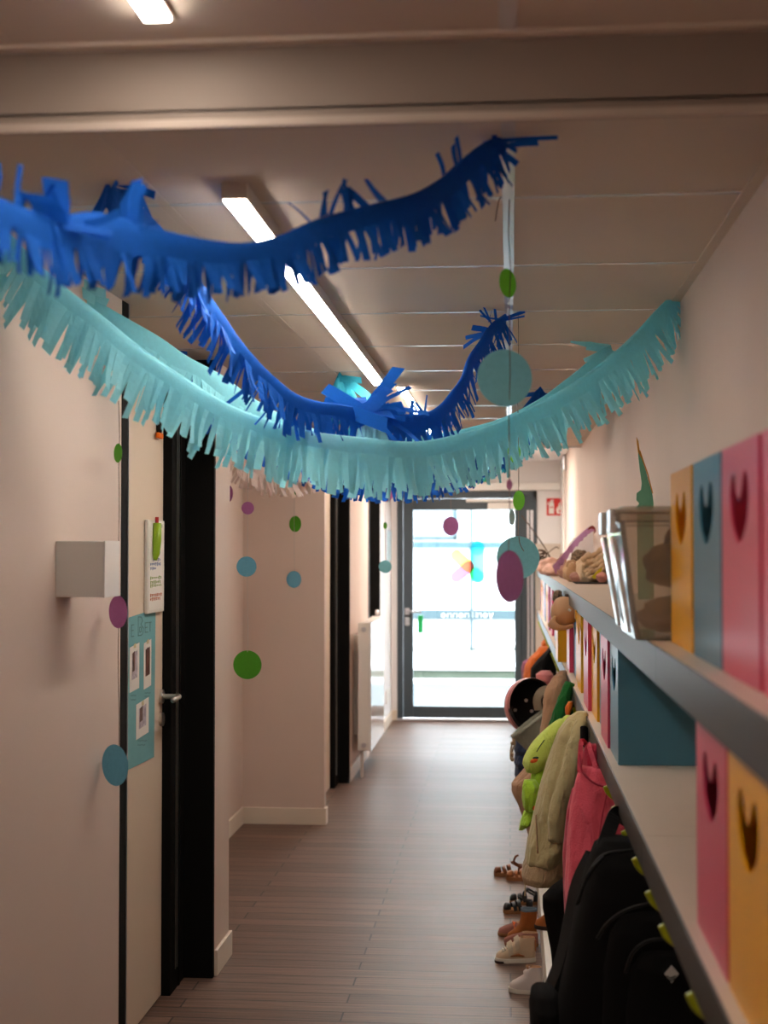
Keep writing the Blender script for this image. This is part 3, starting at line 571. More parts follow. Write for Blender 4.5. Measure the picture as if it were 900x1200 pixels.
def box_mesh():
    # shell + front wall with a heart-shaped hole; faces -X, origin at the front-bottom-near corner
    me = bpy.data.meshes.new('storage_box'); bm = bmesh.new(); T = .004
    def bx(x0, x1, y0, y1, z0, z1):
        vs = [bm.verts.new(p) for p in [(x0, y0, z0), (x1, y0, z0), (x1, y1, z0), (x0, y1, z0), (x0, y0, z1), (x1, y0, z1), (x1, y1, z1), (x0, y1, z1)]]
        for f in [(3, 2, 1, 0), (4, 5, 6, 7), (0, 1, 5, 4), (1, 2, 6, 5), (2, 3, 7, 6), (3, 0, 4, 7)]: bm.faces.new([vs[i] for i in f])
    bx(T, BD, 0, T, 0, BH); bx(T, BD, BW - T, BW, 0, BH); bx(BD - T, BD, T, BW - T, 0, BH); bx(T, BD - T, T, BW - T, 0, T)
    heart = []
    for k in range(36):
        pass
    hp = [(0, .60), (.20, .74), (.46, 1.0), (.66, .93), (.80, .66), (.66, .32), (.34, .10), (0, 0)]
    hp = hp + [(-x, y) for x, y in hp[-2:0:-1]]
    hc_ = crom([Vector((x, y, 0)) for x, y in hp + hp[:1]], 4)[:-1]
    heart = [(BW / 2 + p.x * .098, BH * .575 + p.y * .094) for p in hc_]
    def loop(pts, x): return [bm.verts.new((x, p[0], p[1])) for p in pts]
    rect = [(0, 0), (BW, 0), (BW, BH), (0, BH)]
    L = []
    for x in (0, T):
        ro = loop(rect, x); he = loop(heart, x); ed = []
        for lp in (ro, he):
            for i in range(len(lp)): ed.append(bm.edges.new((lp[i], lp[(i + 1) % len(lp)])))
        bmesh.ops.triangle_fill(bm, use_beauty=True, use_dissolve=False, edges=ed); L.append((ro, he))
    for q in (0, 1):
        A, B = L[0][q], L[1][q]
        for i in range(len(A)): j = (i + 1) % len(A); bm.faces.new((A[i], A[j], B[j], B[i]))
    bmesh.ops.recalc_face_normals(bm, faces=bm.faces); bm.to_mesh(me); bm.free(); return me
bmeshes = {}
for k in ('box_teal', 'box_pink', 'box_yellow'):
    bmeshes[k] = box_mesh(); bmeshes[k].materials.append(MATS[k])
    bmeshes[k].name = 'storage_box'
ORD = 'first second third fourth fifth sixth seventh eighth ninth tenth eleventh twelfth thirteenth fourteenth fifteenth sixteenth seventeenth eighteenth nineteenth twentieth'.split()
def sbox(col, x, y, z, lab, grp):
    o = bpy.data.objects.new('storage_box', bmeshes[col]); C.objects.link(o); o.location = (x, y, z); tag(o, lab, 'storage box', grp); return o
G1, G2 = 'heart-hole boxes on the upper shelf', 'heart-hole boxes on the lower shelf'
for col, y, lab in (('box_yellow', 2.415, 'yellow heart-hole box on the upper shelf beside the clear plastic tub'), ('box_teal', 2.085, 'teal heart-hole box on the upper shelf between yellow and pink boxes'), ('box_pink', 1.768, 'pink heart-hole box on the upper shelf next to the teal one'), ('box_pink', 1.44, 'pink heart-hole box on the upper shelf cut by the right picture edge')):
    sbox(col, .291 + .012, y, 1.493, lab, G1)
for col, y, lab in (('box_pink', 1.925, 'pink heart-hole box on the lower shelf under the upper yellow and teal boxes'), ('box_yellow', 1.605, 'yellow heart-hole box on the lower shelf next to the near pink one'), ('box_teal', 1.29, 'teal heart-hole box on the lower shelf cut by the right picture edge')):
    sbox(col, .285, y, 1.095, lab, G2)
seq = ['teal', 'pink', 'teal', 'yellow', 'pink', 'teal', 'yellow', 'yellow', 'teal', 'pink', 'teal', 'yellow', 'pink', 'teal', 'teal', 'pink', 'teal', 'yellow', 'pink', 'teal', 'pink', 'yellow', 'teal', 'pink', 'teal', 'yellow', 'pink', 'teal', 'yellow', 'pink', 'teal']
off = {0: .0, 1: -.006, 2: .010, 3: .002, 4: -.010, 5: .01, 6: -.004, 7: .006, 8: .01, 9: -.010, 10: .010, 11: -.042, 12: .012, 13: .006, 20: -.01, 21: -.012}
cnt = {'teal': 0, 'pink': 0, 'yellow': 0}
for k, c in enumerate(seq):
    y = 3.838 + .318 * k
    if y + BW > 13.85: break
    cnt[c] += 1
    if k == 0: lab = 'teal box on the lower shelf whose blank side faces the open gap'
    elif k == 11: lab = 'yellow box on the lower shelf sticking out past its row, below the hanging cap'
    else: lab = '%s %s heart-hole box on the lower shelf counted from the open gap' % (ORD[cnt[c] - 1], c)
    sbox('box_' + c, .287 + off.get(k, random.uniform(-.006, .01)), y, 1.095, lab, G2)
# clear plastic tub with clip handles, at the end of the upper boxes
tb = thing('plastic_tub', (.36, 2.95, 1.493), 'clear plastic tub with white clips on the upper shelf, stuffed with brown cloth', 'tub')
def rrect(x0, x1, y0, y1, z, r=.025, n=4):
    o = []
    for cx, cy, a0 in ((x1 - r, y1 - r, 0), (x0 + r, y1 - r, 90), (x0 + r, y0 + r, 180), (x1 - r, y0 + r, 270)):
        for k in range(n + 1): a = R(a0 + 90 * k / n); o.append(Vector((cx + r * math.cos(a), cy + r * math.sin(a), z)))
    return o
Z0 = 1.4935
build('body', MB().rings([rrect(.243, .49, 2.765, 3.14, Z0), rrect(.236, .497, 2.758, 3.15, Z0 + .03), rrect(.212, .507, 2.742, 3.165, Z0 + .225), rrect(.203, .511, 2.735, 3.172, Z0 + .228), rrect(.203, .511, 2.735, 3.172, Z0 + .24)], True, False), 'tub', tb, smooth=False, solid=.002)
lid = build('lid', MB().rings([rrect(.200, .5115, 2.732, 3.175, Z0 + .238), rrect(.200, .5115, 2.732, 3.175, Z0 + .25), rrect(.215, .50, 2.75, 3.16, Z0 + .256)]), 'tub', tb)
for y in (2.80, 3.06):
    cl = MB().box(.193, .204, y - .028, y + .052, Z0 + .205, Z0 + .252)
    cl.rings([rrect(.196, .204, y - .02, y + .045, Z0 + .20, .003, 2), rrect(.2135, .2235, y - .016, y + .04, Z0 + .10, .003, 2), rrect(.228, .236, y - .01, y + .034, Z0 + .012, .003, 2)])
    build('clip', cl, 'white_gloss', tb, bev=.002)
def blob(name, c, r, m, seed, amp=.25, par=None, sub=0, freq=1.6, flat=None):
    bm = bmesh.new(); bmesh.ops.create_icosphere(bm, subdivisions=4, radius=1)
    for v in bm.verts:
        d = v.co.normalized(); k = 1 + amp * noise.noise(d * freq + Vector((seed, 0, 0))) + amp * .45 * noise.noise(d * freq * 2.7 + Vector((0, seed, 0)))
        q = Vector((d.x * r[0], d.y * r[1], d.z * r[2])) * k + Vector(c)
        if flat is not None and q.z < flat: q.z = flat
        v.co = q
    mb = MB(); mb.v = [v.co.copy() for v in bm.verts]; mb.f = [tuple(v.index for v in f.verts) for f in bm.faces]; bm.free()
    return build(name, mb, m, par, smooth=True)
mat('cloth_dark', S(78, 66, 60), .95, .1, bump=.4, bscale=120, var=.2, vscale=15); mat('cloth_tan', S(170, 130, 100), .95, .1, bump=.4, bscale=120, var=.12, vscale=15)
def cloth(nm, col, b=.35, bs=180, var=.08, sh=.15, wrk=.55):
    m = mat(nm, col, .92, .15, bump=b, bscale=bs, sheen=sh, var=var, vscale=9); nt = m.node_tree; bs_ = nt.nodes['Principled BSDF']
    tc = nt.nodes.new('ShaderNodeTexCoord'); mp = nt.nodes.new('ShaderNodeMapping'); mp.inputs['Scale'].default_value = (1, 1, .38); mp.inputs['Rotation'].default_value = (.2, .45, 0)
    n = nt.nodes.new('ShaderNodeTexNoise'); n.inputs['Scale'].default_value = 24; n.inputs['Detail'].default_value = 2; n.inputs['Distortion'].default_value = .8
    nt.links.new(tc.outputs['Object'], mp.inputs['Vector']); nt.links.new(mp.outputs[0], n.inputs['Vector'])
    b2 = nt.nodes.new('ShaderNodeBump'); b2.inputs['Strength'].default_value = wrk; b2.inputs['Distance'].default_value = .035
    nt.links.new(n.outputs['Fac'], b2.inputs['Height'])
    old = bs_.inputs['Normal'].links[0].from_node; nt.links.new(b2.outputs[0], old.inputs['Normal']); return m
o = blob('scarf', (.385, 2.905, Z0 + .150), (.105, .135, .068), 'cloth_dark', 4, .3); tag(o, 'dark brown bundled scarf inside the clear tub', 'scarf')
o = blob('scarf', (.362, 2.92, Z0 + .042), (.105, .15, .038), 'cloth_tan', 9, .2); tag(o, 'tan cloth bundled at the bottom of the clear tub', 'scarf')
# ------------------------------------------------------------------ coat rail with hooks
cr = thing('coat_rail', (.40, 6, .95), 'coat rail of yellow-green hooks running below the lower shelf', 'coat rail')
build('rail', MB().box(.345, .40, .2, 13.8, .965, 1.026), 'rail_wood', cr, bev=.003)
hk = None
ys = [2.18, 2.57, 2.82, 3.12, 3.42, 3.74, 4.06, 4.37, 4.62, 4.92, 5.2, 5.5, 5.8, 6.08, 6.4]
while ys[-1] < 13.3: ys.append(ys[-1] + .29)
for i, y in enumerate(ys):
    if hk is None:
        prof = crom([(.35, 0, .974), (.327, 0, .964), (.301, 0, .966), (.278, 0, .981), (.267, 0, 1.002)], 5)
        mb = MB(); rows = []
        for j, p in enumerate(prof):
            t = (prof[min(j + 1, len(prof) - 1)] - prof[max(j - 1, 0)]).normalized(); nn = Vector((-t.z, 0, t.x)); w = .010 - .002 * j / len(prof)
            rows.append([p + Vector((0, w * math.cos(a), 0)) + nn * .0075 * math.sin(a) for a in [2 * math.pi * k / 12 for k in range(12)]])
        mb.rings(rows); hk = build('hook', mb, 'hook', None, smooth=True); hk.parent = cr; hk.location = Vector((0, y, 0)) - cr.location
    else:
        c = hk.copy(); C.objects.link(c); c.location = Vector((0, y, 0)) - cr.location
# ------------------------------------------------------------------ hanging clothes and bags
def hang(name, rows, Y, ry, m, parent=None, wr=.05, k=6, seed=1, seg=48, ex=2.3, xr=.505, dy=0., lean=0., fold=.0):
    """loft of horizontal rings; rows = (py, px left, px right[, depth scale]) read at distance Y"""
    rings = []; n = len(rows)
    pts = []
    for r in rows:
        a = PY(r[1], r[0], Y); b = PY(r[2], r[0], Y); pts.append((a.z, a.x, min(b.x, xr), r[3] if len(r) > 3 else 1.))
    pp = []
    for i in range(n - 1):
        for q in range(5):
            t = q / 5; pp.append([pts[i][j] + (pts[i + 1][j] - pts[i][j]) * t for j in range(4)])
    pp.append(list(pts[-1]))
    for i, (z, x0, x1, s) in enumerate(pp):
        cx, hx = (x0 + x1) / 2, (x1 - x0) / 2; g = i / len(pp); ring = []
        for j in range(seg):
            a = 2 * math.pi * j / seg; ca, sa = math.cos(a), math.sin(a)
            ux = math.copysign(abs(ca) ** (2 / ex), ca); uy = math.copysign(abs(sa) ** (2 / ex), sa)
            f = 1 + wr * (.3 + .7 * g) * math.sin(k * a + seed + 1.6 * noise.noise(Vector((g * 3, seed, 0)))) * abs(sa) ** .5
            f += wr * 1.3 * noise.noise(Vector((ca * 1.6, sa * 1.6, z * 9 + seed))) * abs(sa) ** .7
            f += wr * .7 * noise.noise(Vector((ca * 4 + seed, sa * 4, z * 22)))
            ring.append(Vector((min(cx + hx * ux * (1 + (f - 1) * .35), .509), Y + dy + lean * g + ry * s * uy * f, z)))
        rings.append(ring)
    return build(name, MB().rings(rings), m, parent, smooth=True)
def stroke3(name, pts, r, m, parent, n=8, sm=True, steps=6): return build(name, MB().tube(crom(pts, steps), r, n), m, parent, smooth=sm)
def wband(pts, w, d):
    c = crom(pts, 6); d = Vector(d).normalized() * w / 2; return MB().strip([p - d for p in c], [p + d for p in c])
def band(pts, w, nrm):
    """flat ribbon through points"""
    c = crom(pts, 6); A, B = [], []
    for i, p in enumerate(c):
        t = (c[min(i + 1, len(c) - 1)] - c[max(i - 1, 0)]).normalized(); s = t.cross(Vector(nrm)).normalized() * w / 2; A.append(p - s); B.append(p + s)
    return MB().strip(A, B)
hk_pt = lambda y: Vector((.275, y, .985))
# black backpack, front turned to the camera
Y = 3.38
bp = thing('backpack', (.3, Y, .45), 'black backpack with a small grey diamond patch hanging nearest the camera', 'backpack')
hang('body', [(982, 706, 742, .30), (990, 696, 765, .5), (1008, 690, 800, .75), (1040, 680, 840, .95), (1085, 671, 850), (1130, 662, 850), (1180, 651, 850, 1.0), (1240, 636, 850, 1.05), (1300, 640, 850, 1.0), (1335, 655, 840, .8), (1345, 680, 820, .4)], Y, .15, 'black_cloth', bp, wr=.035, k=5, seed=2, ex=3.2)
hang('front_pocket', [(1062, 742, 800, .3), (1070, 726, 815, .7), (1090, 714, 830, 1.), (1130, 706, 838, 1.), (1200, 704, 838, 1.), (1290, 706, 836, 1.), (1310, 720, 830, .6)], Y - .12, .075, 'black_cloth', bp, wr=.03, seed=5, ex=3)
hang('lower_pocket', [(1105, 762, 812, .3), (1112, 748, 826, .7), (1130, 738, 834, 1.), (1180, 732, 838, 1.), (1290, 732, 838, 1.), (1305, 745, 830, .6)], Y - .165, .07, 'black_cloth', bp, wr=.03, seed=6, ex=3)
def bpz(px, py, d): return PY(px, py, Y - d)
build('zip', MB().tube(crom([bpz(700, 1100, .165), bpz(712, 1082, .175), bpz(735, 1066, .19), bpz(770, 1058, .19), bpz(800, 1062, .18)], 6), .004, 6).tube(crom([bpz(733, 1140, .215), bpz(742, 1116, .225), bpz(762, 1102, .232), bpz(795, 1100, .23)], 6), .004, 6).tube(crom([bpz(676, 1060, .13), bpz(690, 1024, .14), bpz(708, 1002, .13), bpz(745, 996, .12)], 6), .004, 6), 'zip', bp, smooth=True)
build('zip_pull', MB().tube([bpz(708, 1004, .145), bpz(694, 1018, .16), bpz(686, 1032, .165)], [.004, .006, .005], 8), 'zip', bp, smooth=True)
build('top_loop', band([bpz(707, 994, .02), bpz(715, 970, -.05), bpz(723, 953, -.12), Vector((.288, Y + .22, .995)), Vector((.31, Y + .30, .985))], .034, (0, -1, .2)), 'black_smooth', bp, solid=.006)
hang('side_pocket', [(1160, 622, 650, .6), (1175, 620, 660, 1), (1240, 622, 668, 1), (1300, 630, 670, .9)], Y + .02, .11, 'black_cloth', bp, wr=.05, seed=8)
build('shoulder_strap', band([PY(694, 1005, Y + .13), PY(677, 1040, Y + .15), PY(668, 1080, Y + .16), PY(658, 1125, Y + .15), PY(645, 1160, Y + .14)], .06, (-.9, -.3, 0)), 'black_smooth', bp, solid=.012)
dc = [bpz(x, y, .262) for x, y in ((787, 1131), (795.5, 1141), (787, 1152), (778.5, 1141))]
pt_ = build('diamond_patch', MB().prism(dc, (0, -.002, 0)), 'patch', bp, label='grey diamond patch')
for dy in (0, 4): build('patch_line', MB().tube([bpz(781.5, 1143.5 + dy * .7, .266), bpz(785.5, 1146.5 + dy * .7, .266), bpz(792.5, 1143.5 + dy * .7, .266)], .0016, 4), 'black_smooth', pt_)
# pink dungarees
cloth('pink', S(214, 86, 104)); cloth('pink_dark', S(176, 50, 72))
Y = 4.35
pk = thing('dungarees', (.26, Y, .55), 'coral pink rain dungarees hanging between the sage jacket and black backpack', 'dungarees')
hang('bib', [(898, 679, 735, .55), (915, 674, 752, .75), (945, 668, 756, .9), (985, 664, 756, 1.), (1030, 662, 756, 1.1), (1075, 662, 756, 1.15), (1130, 664, 756, 1.1), (1180, 668, 756, .9)], Y, .10, 'pink', pk, wr=.10, k=5, seed=3, ex=2.6)
hang('side_fold', [(925, 670, 690, .8), (950, 664, 690), (1000, 659, 686), (1040, 660, 680), (1085, 662, 672, .6)], Y + .10, .06, 'pink_dark', pk, wr=.05, k=4, seed=5)  # darker pink puts the shade of the left side into the colour
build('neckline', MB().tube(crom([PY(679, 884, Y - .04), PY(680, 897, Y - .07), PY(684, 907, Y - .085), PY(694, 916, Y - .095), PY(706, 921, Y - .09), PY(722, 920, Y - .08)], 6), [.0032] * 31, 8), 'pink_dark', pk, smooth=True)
build('strap', band([PY(679, 905, Y - .05), PY(680, 885, Y - .02), PY(683, 868, Y + .02), hk_pt(Y + .25) + Vector((0, 0, .004))], .014, (0, -1, .1)), 'pink', pk, solid=.003)
build('strap', band([PY(704, 918, Y - .06), PY(696, 893, Y - .02), PY(690, 872, Y + .04), hk_pt(Y + .25) + Vector((.004, 0, .006))], .014, (0, -1, .1)), 'pink', pk, solid=.003)
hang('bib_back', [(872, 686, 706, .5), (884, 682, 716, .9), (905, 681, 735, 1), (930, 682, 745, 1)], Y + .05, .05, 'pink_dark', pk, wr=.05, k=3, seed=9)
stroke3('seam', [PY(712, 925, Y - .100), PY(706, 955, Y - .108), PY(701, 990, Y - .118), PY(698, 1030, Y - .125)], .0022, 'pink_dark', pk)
# sage jacket
cloth('sage', S(176, 164, 122), .55, 32, .06); cloth('sage_hem', S(176, 150, 116), .35, 200)
Y = 5.0
sj = thing('jacket', (.2, Y, .55), 'quilted sage green jacket with a ribbed hem beside the pink dungarees', 'jacket')
hang('body', [(834, 676, 688, .25), (842, 664, 692, .5), (856, 654, 696, .7), (880, 645, 696, .85), (915, 634, 690, 1.), (950, 626, 686, 1.05), (985, 618, 678, 1.1), (1006, 615, 668, 1.1), (1010, 616, 666, .95)], Y, .125, 'sage', sj, wr=.11, k=6, seed=4, ex=2.4)
hang('hem', [(1004, 616, 668, 1), (1012, 613, 666, 1.05), (1024, 611, 662, 1.05), (1031, 613, 655, .95)], Y, .12, 'sage_hem', sj, wr=.03, k=4, seed=7, ex=2.5)
def sleeve(nm, pts, rr, m, par, seed=1, n=18, wr=.04):
    c = crom(pts, 8); mb = MB(); N = len(c); rs = []
    for i in range(N):
        u = i / (N - 1) * (len(rr) - 1); k = min(int(u), len(rr) - 2); rs.append((rr[k] + (rr[k + 1] - rr[k]) * (u - k)) * (1 + wr * math.sin(i * 1.35 + seed) * .5 + wr * noise.noise(Vector((i * .7, seed, 1)))))
    return build(nm, mb.tube(c, rs, n), m, par, smooth=True)
sleeve('sleeve', [PY(682, 846, Y - .09), PY(676, 875, Y - .125), PY(667, 910, Y - .14), PY(655, 950, Y - .14), PY(652, 985, Y - .13)], [.022, .034, .036, .034, .03], 'sage', sj, 3)
stroke3('seam', [PY(628, 955, Y - .130), PY(629, 975, Y - .134), PY(630, 1000, Y - .134)], .003, 'sage_hem', sj)
stroke3('drawcord', [PY(615, 1029, Y - .06), PY(615.5, 1040, Y - .06), PY(615, 1050, Y - .06)], .0025, 'sage_hem', sj)
# khaki lining / jacket behind the hem
cloth('khaki', S(112, 92, 74))
Y = 5.28
kj = hang('coat', [(840, 682, 697, .4), (900, 660, 696, .8), (990, 628, 690, 1), (1020, 629, 672, 1), (1040, 645, 670, .8), (1062, 658, 668, .4)], Y, .08, 'khaki', None, wr=.05, seed=11); tag(kj, 'brown khaki coat showing below the hem of the sage jacket', 'coat')
# black trousers
Y = 4.72
tr = thing('trousers', (.2, Y, .5), 'black trousers hanging between the jacket hem and the black backpack', 'trousers')
hang('waist', [(870, 686, 700, .5), (930, 676, 706, .8), (985, 672, 720, 1), (1014, 669, 725, 1)], Y, .07, 'black_cloth', tr, wr=.06, seed=12)
hang('leg', [(1012, 670, 690, 1), (1028, 663, 690, 1), (1040, 646, 690, 1), (1050, 636, 690, 1), (1064, 636, 690, .9), (1085, 640, 690, .9), (1110, 645, 690, .9), (1160, 650, 690, .9)], Y, .075, 'black_cloth', tr, wr=.05, seed=13)
hang('leg', [(1000, 680, 725, 1), (1050, 676, 730, 1), (1110, 674, 730, .9), (1160, 676, 730, .9)], Y + .02, .075, 'black_cloth', tr, wr=.05, seed=14)
# black mesh strap bunch by the hooks
Y = 4.86
st_ = thing('strap', (.28, Y, .9), 'bunched black strap hanging from a hook above the pink dungarees', 'strap')
for k in range(5):
    a = PY(684 + k * 2.2, 852 + k * 2, Y + k * .01); stroke3('webbing', [a, a + Vector((.004 * math.sin(k * 2), -.02, -.04)), a + Vector((.012 * math.cos(k * 3), .01, -.08)), a + Vector((.004, 0, -.125 - .008 * k))], .012, 'black_cloth', st_)
# lime plush bag with a face
cloth('lime', S(205, 226, 105), .4, 250, .04, .3); cloth('lime_deep', S(170, 215, 60), .4, 250, .04, .3); cloth('tongue', S(235, 110, 50)); mat('dark_green', S(30, 70, 50), .7, .2)
Y = 5.62
pl = thing('plush_bag', (.15, Y, .85), 'lime green plush animal bag with an orange tongue beside the sage jacket', 'bag')
def ell(nm, pa, pb, ra, rd, m, par, seed=1, amp=.05, taper=0., n=22):
    """ellipsoid lying along pa->pb (world points)"""
    d = pb - pa; L = d.length; t = d.normalized(); u = t.cross(Vector((0, 1, 0))).normalized(); w = t.cross(u); mb = MB(); rg = []
    for i in range(17):
        q = i / 16; f = max(.03, math.sqrt(max(0, 1 - (2 * q - 1) ** 2))) ** .8 * (1 + taper * (q - .5))
        rg.append([pa + d * q + (u * math.cos(a) * ra + w * math.sin(a) * rd) * f * (1 + amp * noise.noise(Vector((q * 4, math.cos(a) * 1.5, seed + math.sin(a))))) for a in [2 * math.pi * k / n for k in range(n)]])
    return build(nm, mb.rings(rg), m, par, smooth=True)
hd_ = ell('head', PY(664, 842, Y), PY(617.5, 905, Y - .01), .050, .06, 'lime', pl, 2, .05, .5)
ell('ear', PY(668, 838, Y), PY(655, 862, Y), .022, .03, 'lime', pl)
ell('tongue', PY(621.5, 893, Y - .053), PY(631, 889, Y - .062), .010, .012, 'tongue', hd_)
ell('mouth', PY(624, 888.5, Y - .056), PY(632, 887.5, Y - .064), .006, .010, 'dark_green', hd_)
stroke3('stitch', [PY(629, 881, Y - .062), PY(633, 874, Y - .062), PY(638, 867, Y - .060)], .0018, 'dark_green', hd_)
ell('eye', PY(659, 855, Y - .045), PY(664, 849, Y - .045), .005, .007, 'black_smooth', hd_)
hang('body', [(895, 624, 655, .6), (910, 622, 660, 1), (930, 620, 660, 1), (955, 622, 660, .9), (975, 626, 655, .5)], Y + .02, .07, 'lime_deep', pl, wr=.08, seed=15)
hang('arm', [(914, 614, 628, .5), (922, 612, 634, 1), (935, 611.5, 634, 1), (945, 613, 630, .8), (951, 616, 624, .4)], Y - .05, .04, 'lime_deep', pl, wr=.2, k=3, seed=16)
hang('foot', [(950, 614, 626, .6), (958, 611, 628, 1), (966, 609, 622, .9), (972.5, 608, 613, .3)], Y - .02, .04, 'lime_deep', pl, wr=.2, k=3, seed=17)
ell('foot', PY(622, 942, Y - .07), PY(631, 950, Y - .05), .012, .02, 'tongue', pl)
# dark green coat
cloth('green', S(28, 98, 44))
Y = 6.05
gc = thing('coat', (.25, Y, .8), 'dark green coat between the lime plush bag and the beige jacket', 'coat')
sleeve('sleeve', [PY(668, 800, Y), PY(660, 825, Y - .02), PY(652, 852, Y - .03), PY(645, 875, Y - .03)], [.022, .030, .034, .036], 'green', gc, 5, wr=.06)
hang('body', [(808, 664, 672, .4), (830, 656, 676, .8), (858, 646, 676, 1), (870, 640, 676, 1), (900, 637, 674, 1), (960, 634, 672, 1)], Y + .08, .06, 'green', gc, wr=.07, seed=19)
# orange cloth between hooks
cloth('orange_cloth', S(200, 98, 25))
Y = 5.9
oc = hang('glove', [(822, 666, 672, .5), (829, 662, 671, 1), (836, 662.5, 668, 1), (841, 664, 668, .6)], Y, .03, 'orange_cloth', None, wr=.1, seed=20); tag(oc, 'small orange mitten hanging from a hook above the plush bag', 'mitten')
# beige jacket
cloth('beige', S(176, 138, 108), .3, 160, .05)
Y = 6.65
bj = thing('jacket', (.2, Y, .7), 'beige jacket with a pointed hem beside the grey drawstring bag', 'jacket')
hang('body', [(786, 656, 664, .3), (794, 648, 666, .6), (806, 645, 667, .8), (835, 644, 666, .9), (860, 637, 664, 1.), (890, 622, 662, 1.05), (905, 610, 662, 1.1), (918, 599, 660, 1.1), (926, 599, 660, 1.0), (945, 608, 660, 1.), (975, 618, 660, .9), (990, 624, 658, .6)], Y, .12, 'beige', bj, wr=.14, k=5, seed=21, ex=1.8)
sleeve('sleeve', [PY(657, 796, Y - .05), PY(650, 815, Y - .10), PY(648, 840, Y - .12), PY(642, 868, Y - .12), PY(633, 890, Y - .11)], [.035, .05, .05, .045, .04], 'beige', bj, 6)
# grey drawstring bag
cloth('grey_bag', S(150, 153, 138), .5, 300, .05); cloth('grey_lining', S(165, 152, 130))
Y = 7.25
gb = thing('drawstring_bag', (.13, Y, .8), 'grey drawstring bag with a knotted cord hanging under the helmet', 'bag')
rg = []
pA, pB = PY(599.5, 861, Y), PY(645, 826, Y)
dirv = (pB - pA); nrm = Vector((dirv.z, 0, -dirv.x)).normalized()
if nrm.z > 0: nrm = -nrm
for i, (dd, s, tp) in enumerate(((0, .95, 0), (.012, 1, 0), (.03, .98, .0), (.06, .97, .02), (.12, .94, .05), (.19, .80, .08), (.23, .5, .1))):
    cc = (pA + pB) / 2 + nrm * dd + dirv * tp; ring = []
    for j in range(40):
        a = 2 * math.pi * j / 40; f = 1 + (.09 * math.sin(17 * a) if i < 3 else .06 * math.sin(4 * a + i * .4)) + .05 * noise.noise(Vector((math.cos(a) * 2, math.sin(a) * 2, i * .6)))
        ring.append(cc + dirv * .5 * s * math.cos(a) * (1 + (f - 1) * .5) + Vector((0, .085 * s * math.sin(a) * f, 0)))
    rg.append(ring)
build('body', MB().rings(rg, False, True), 'grey_bag', gb, smooth=True, solid=.004)
build('hem', MB().tube([p + Vector((0, 0, .002 * math.sin(k * 2.1))) for k, p in enumerate(rg[1] + rg[1][:1])], [.009 + .003 * math.sin(k * 2.4) for k in range(41)], 8), 'grey_bag', gb, smooth=True)
lp_ = crom([PY(631, 832, Y - .05), PY(629.5, 820, Y - .06), PY(634, 811, Y - .06), PY(642, 808, Y - .05), PY(650, 812, Y - .03)], 6)
build('flap', band(lp_, .04, (-.3, -.9, .1)), 'grey_lining', gb, solid=.012)
stroke3('cord', [PY(600, 861, Y - .02), PY(601.5, 868, Y - .03), PY(600, 872, Y - .03), PY(598.5, 880, Y - .03), PY(598.5, 890, Y - .03)], .0045, 'sage_hem', gb)
build('cord', MB().tube(crom([PY(602, 863, Y - .02), PY(603, 872, Y - .03), PY(600.5, 880, Y - .03), PY(601, 891, Y - .03)], 6), .0045, 8), 'sage_hem', gb, smooth=True)
for q in ((600.5, 871), (600, 884), (600.5, 890)): ell('knot', PY(q[0], q[1] - 2.5, Y - .035), PY(q[0], q[1] + 2.5, Y - .035), .010, .010, 'sage_hem', gb)
# navy padded jacket
cloth('navy', S(30, 46, 76))
Y = 7.65
nj = hang('jacket', [(852, 618, 655, .6), (860, 606, 652, .9), (868, 603.5, 650, 1), (878, 602, 650, 1.08), (882, 603.5, 650, .95), (893, 602, 650, 1.08), (897, 603.5, 648, .95), (908, 603, 648, 1.05), (913, 605, 648, .95), (928, 611, 646, 1), (936, 617, 644, .6)], Y, .12, 'navy', None, wr=.05, seed=23); tag(nj, 'navy blue padded jacket below the grey drawstring bag', 'jacket')
# pink helmet, opening towards the camera
mat('helmet_pink', S(205, 130, 130), .35, .5); mat('helmet_liner', (.012, .011, .011), .9, .15)
Y = 7.85
hc = PY(622, 827, Y); hr_ = .145
he = thing('helmet', hc, "child's dusty pink helmet with a black inside, hanging beside the exit", 'helmet')
ax = Vector((.42, -.88, .12)).normalized(); ux = ax.cross(Vector((0, 0, 1))).normalized(); uz = ux.cross(ax)
def dome(r0, depth, prof, m, nm, shift=0., cap=True, solid=.0):
    rg = []
    for q in prof:
        a = q * math.pi / 2; rr = r0 * math.cos(a); dd = depth * math.sin(a)
        rg.append([hc + ax * (shift - dd) + (ux * math.cos(t) * rr + uz * math.sin(t) * rr * 1.06) for t in [2 * math.pi * k / 40 for k in range(40)]])
    return build(nm, MB().rings(rg, False, cap), m, he, smooth=True, solid=solid)
dome(hr_, .15, [-.12, 0, .15, .3, .45, .6, .72, .84, .93, .985], 'helmet_pink', 'shell')
dome(hr_ - .014, .125, [-.08, 0, .2, .4, .6, .75, .88, .97], 'helmet_liner', 'liner', .004)
rg = []
for rr, dd in ((hr_ * .985, .018), (hr_ * 1.0, .012), (hr_ - .004, .024), (hr_ - .014, .022), (hr_ - .018, .0)): rg.append([hc + ax * dd + (ux * math.cos(t) * rr + uz * math.sin(t) * rr * 1.06) for t in [2 * math.pi * k / 40 for k in range(40)]])
build('rim', MB().rings(rg, False, False), 'helmet_liner', he, smooth=True)
for (a, b) in ((-.02, .03), (.05, -.02), (-.05, -.03)): 
    c0 = hc - ax * .095 + ux * a + uz * b; build('vent', MB().disc(c0, ax + ux * .2, .009, .01, 12), 'alu', he)
build('chin_strap', band([hc + ux * .12 + ax * .01, hc + ux * .14 + ax * .04 - uz * .03, hc + ux * .10 + ax * .05 - uz * .10, hc - ux * .03 + ax * .03 - uz * .155, hc - ux * .12 + ax * .01 - uz * .06], .018, (0, -1, 0)), 'black_smooth', he, solid=.003)
cloth('dusty_pink', S(190, 120, 120))
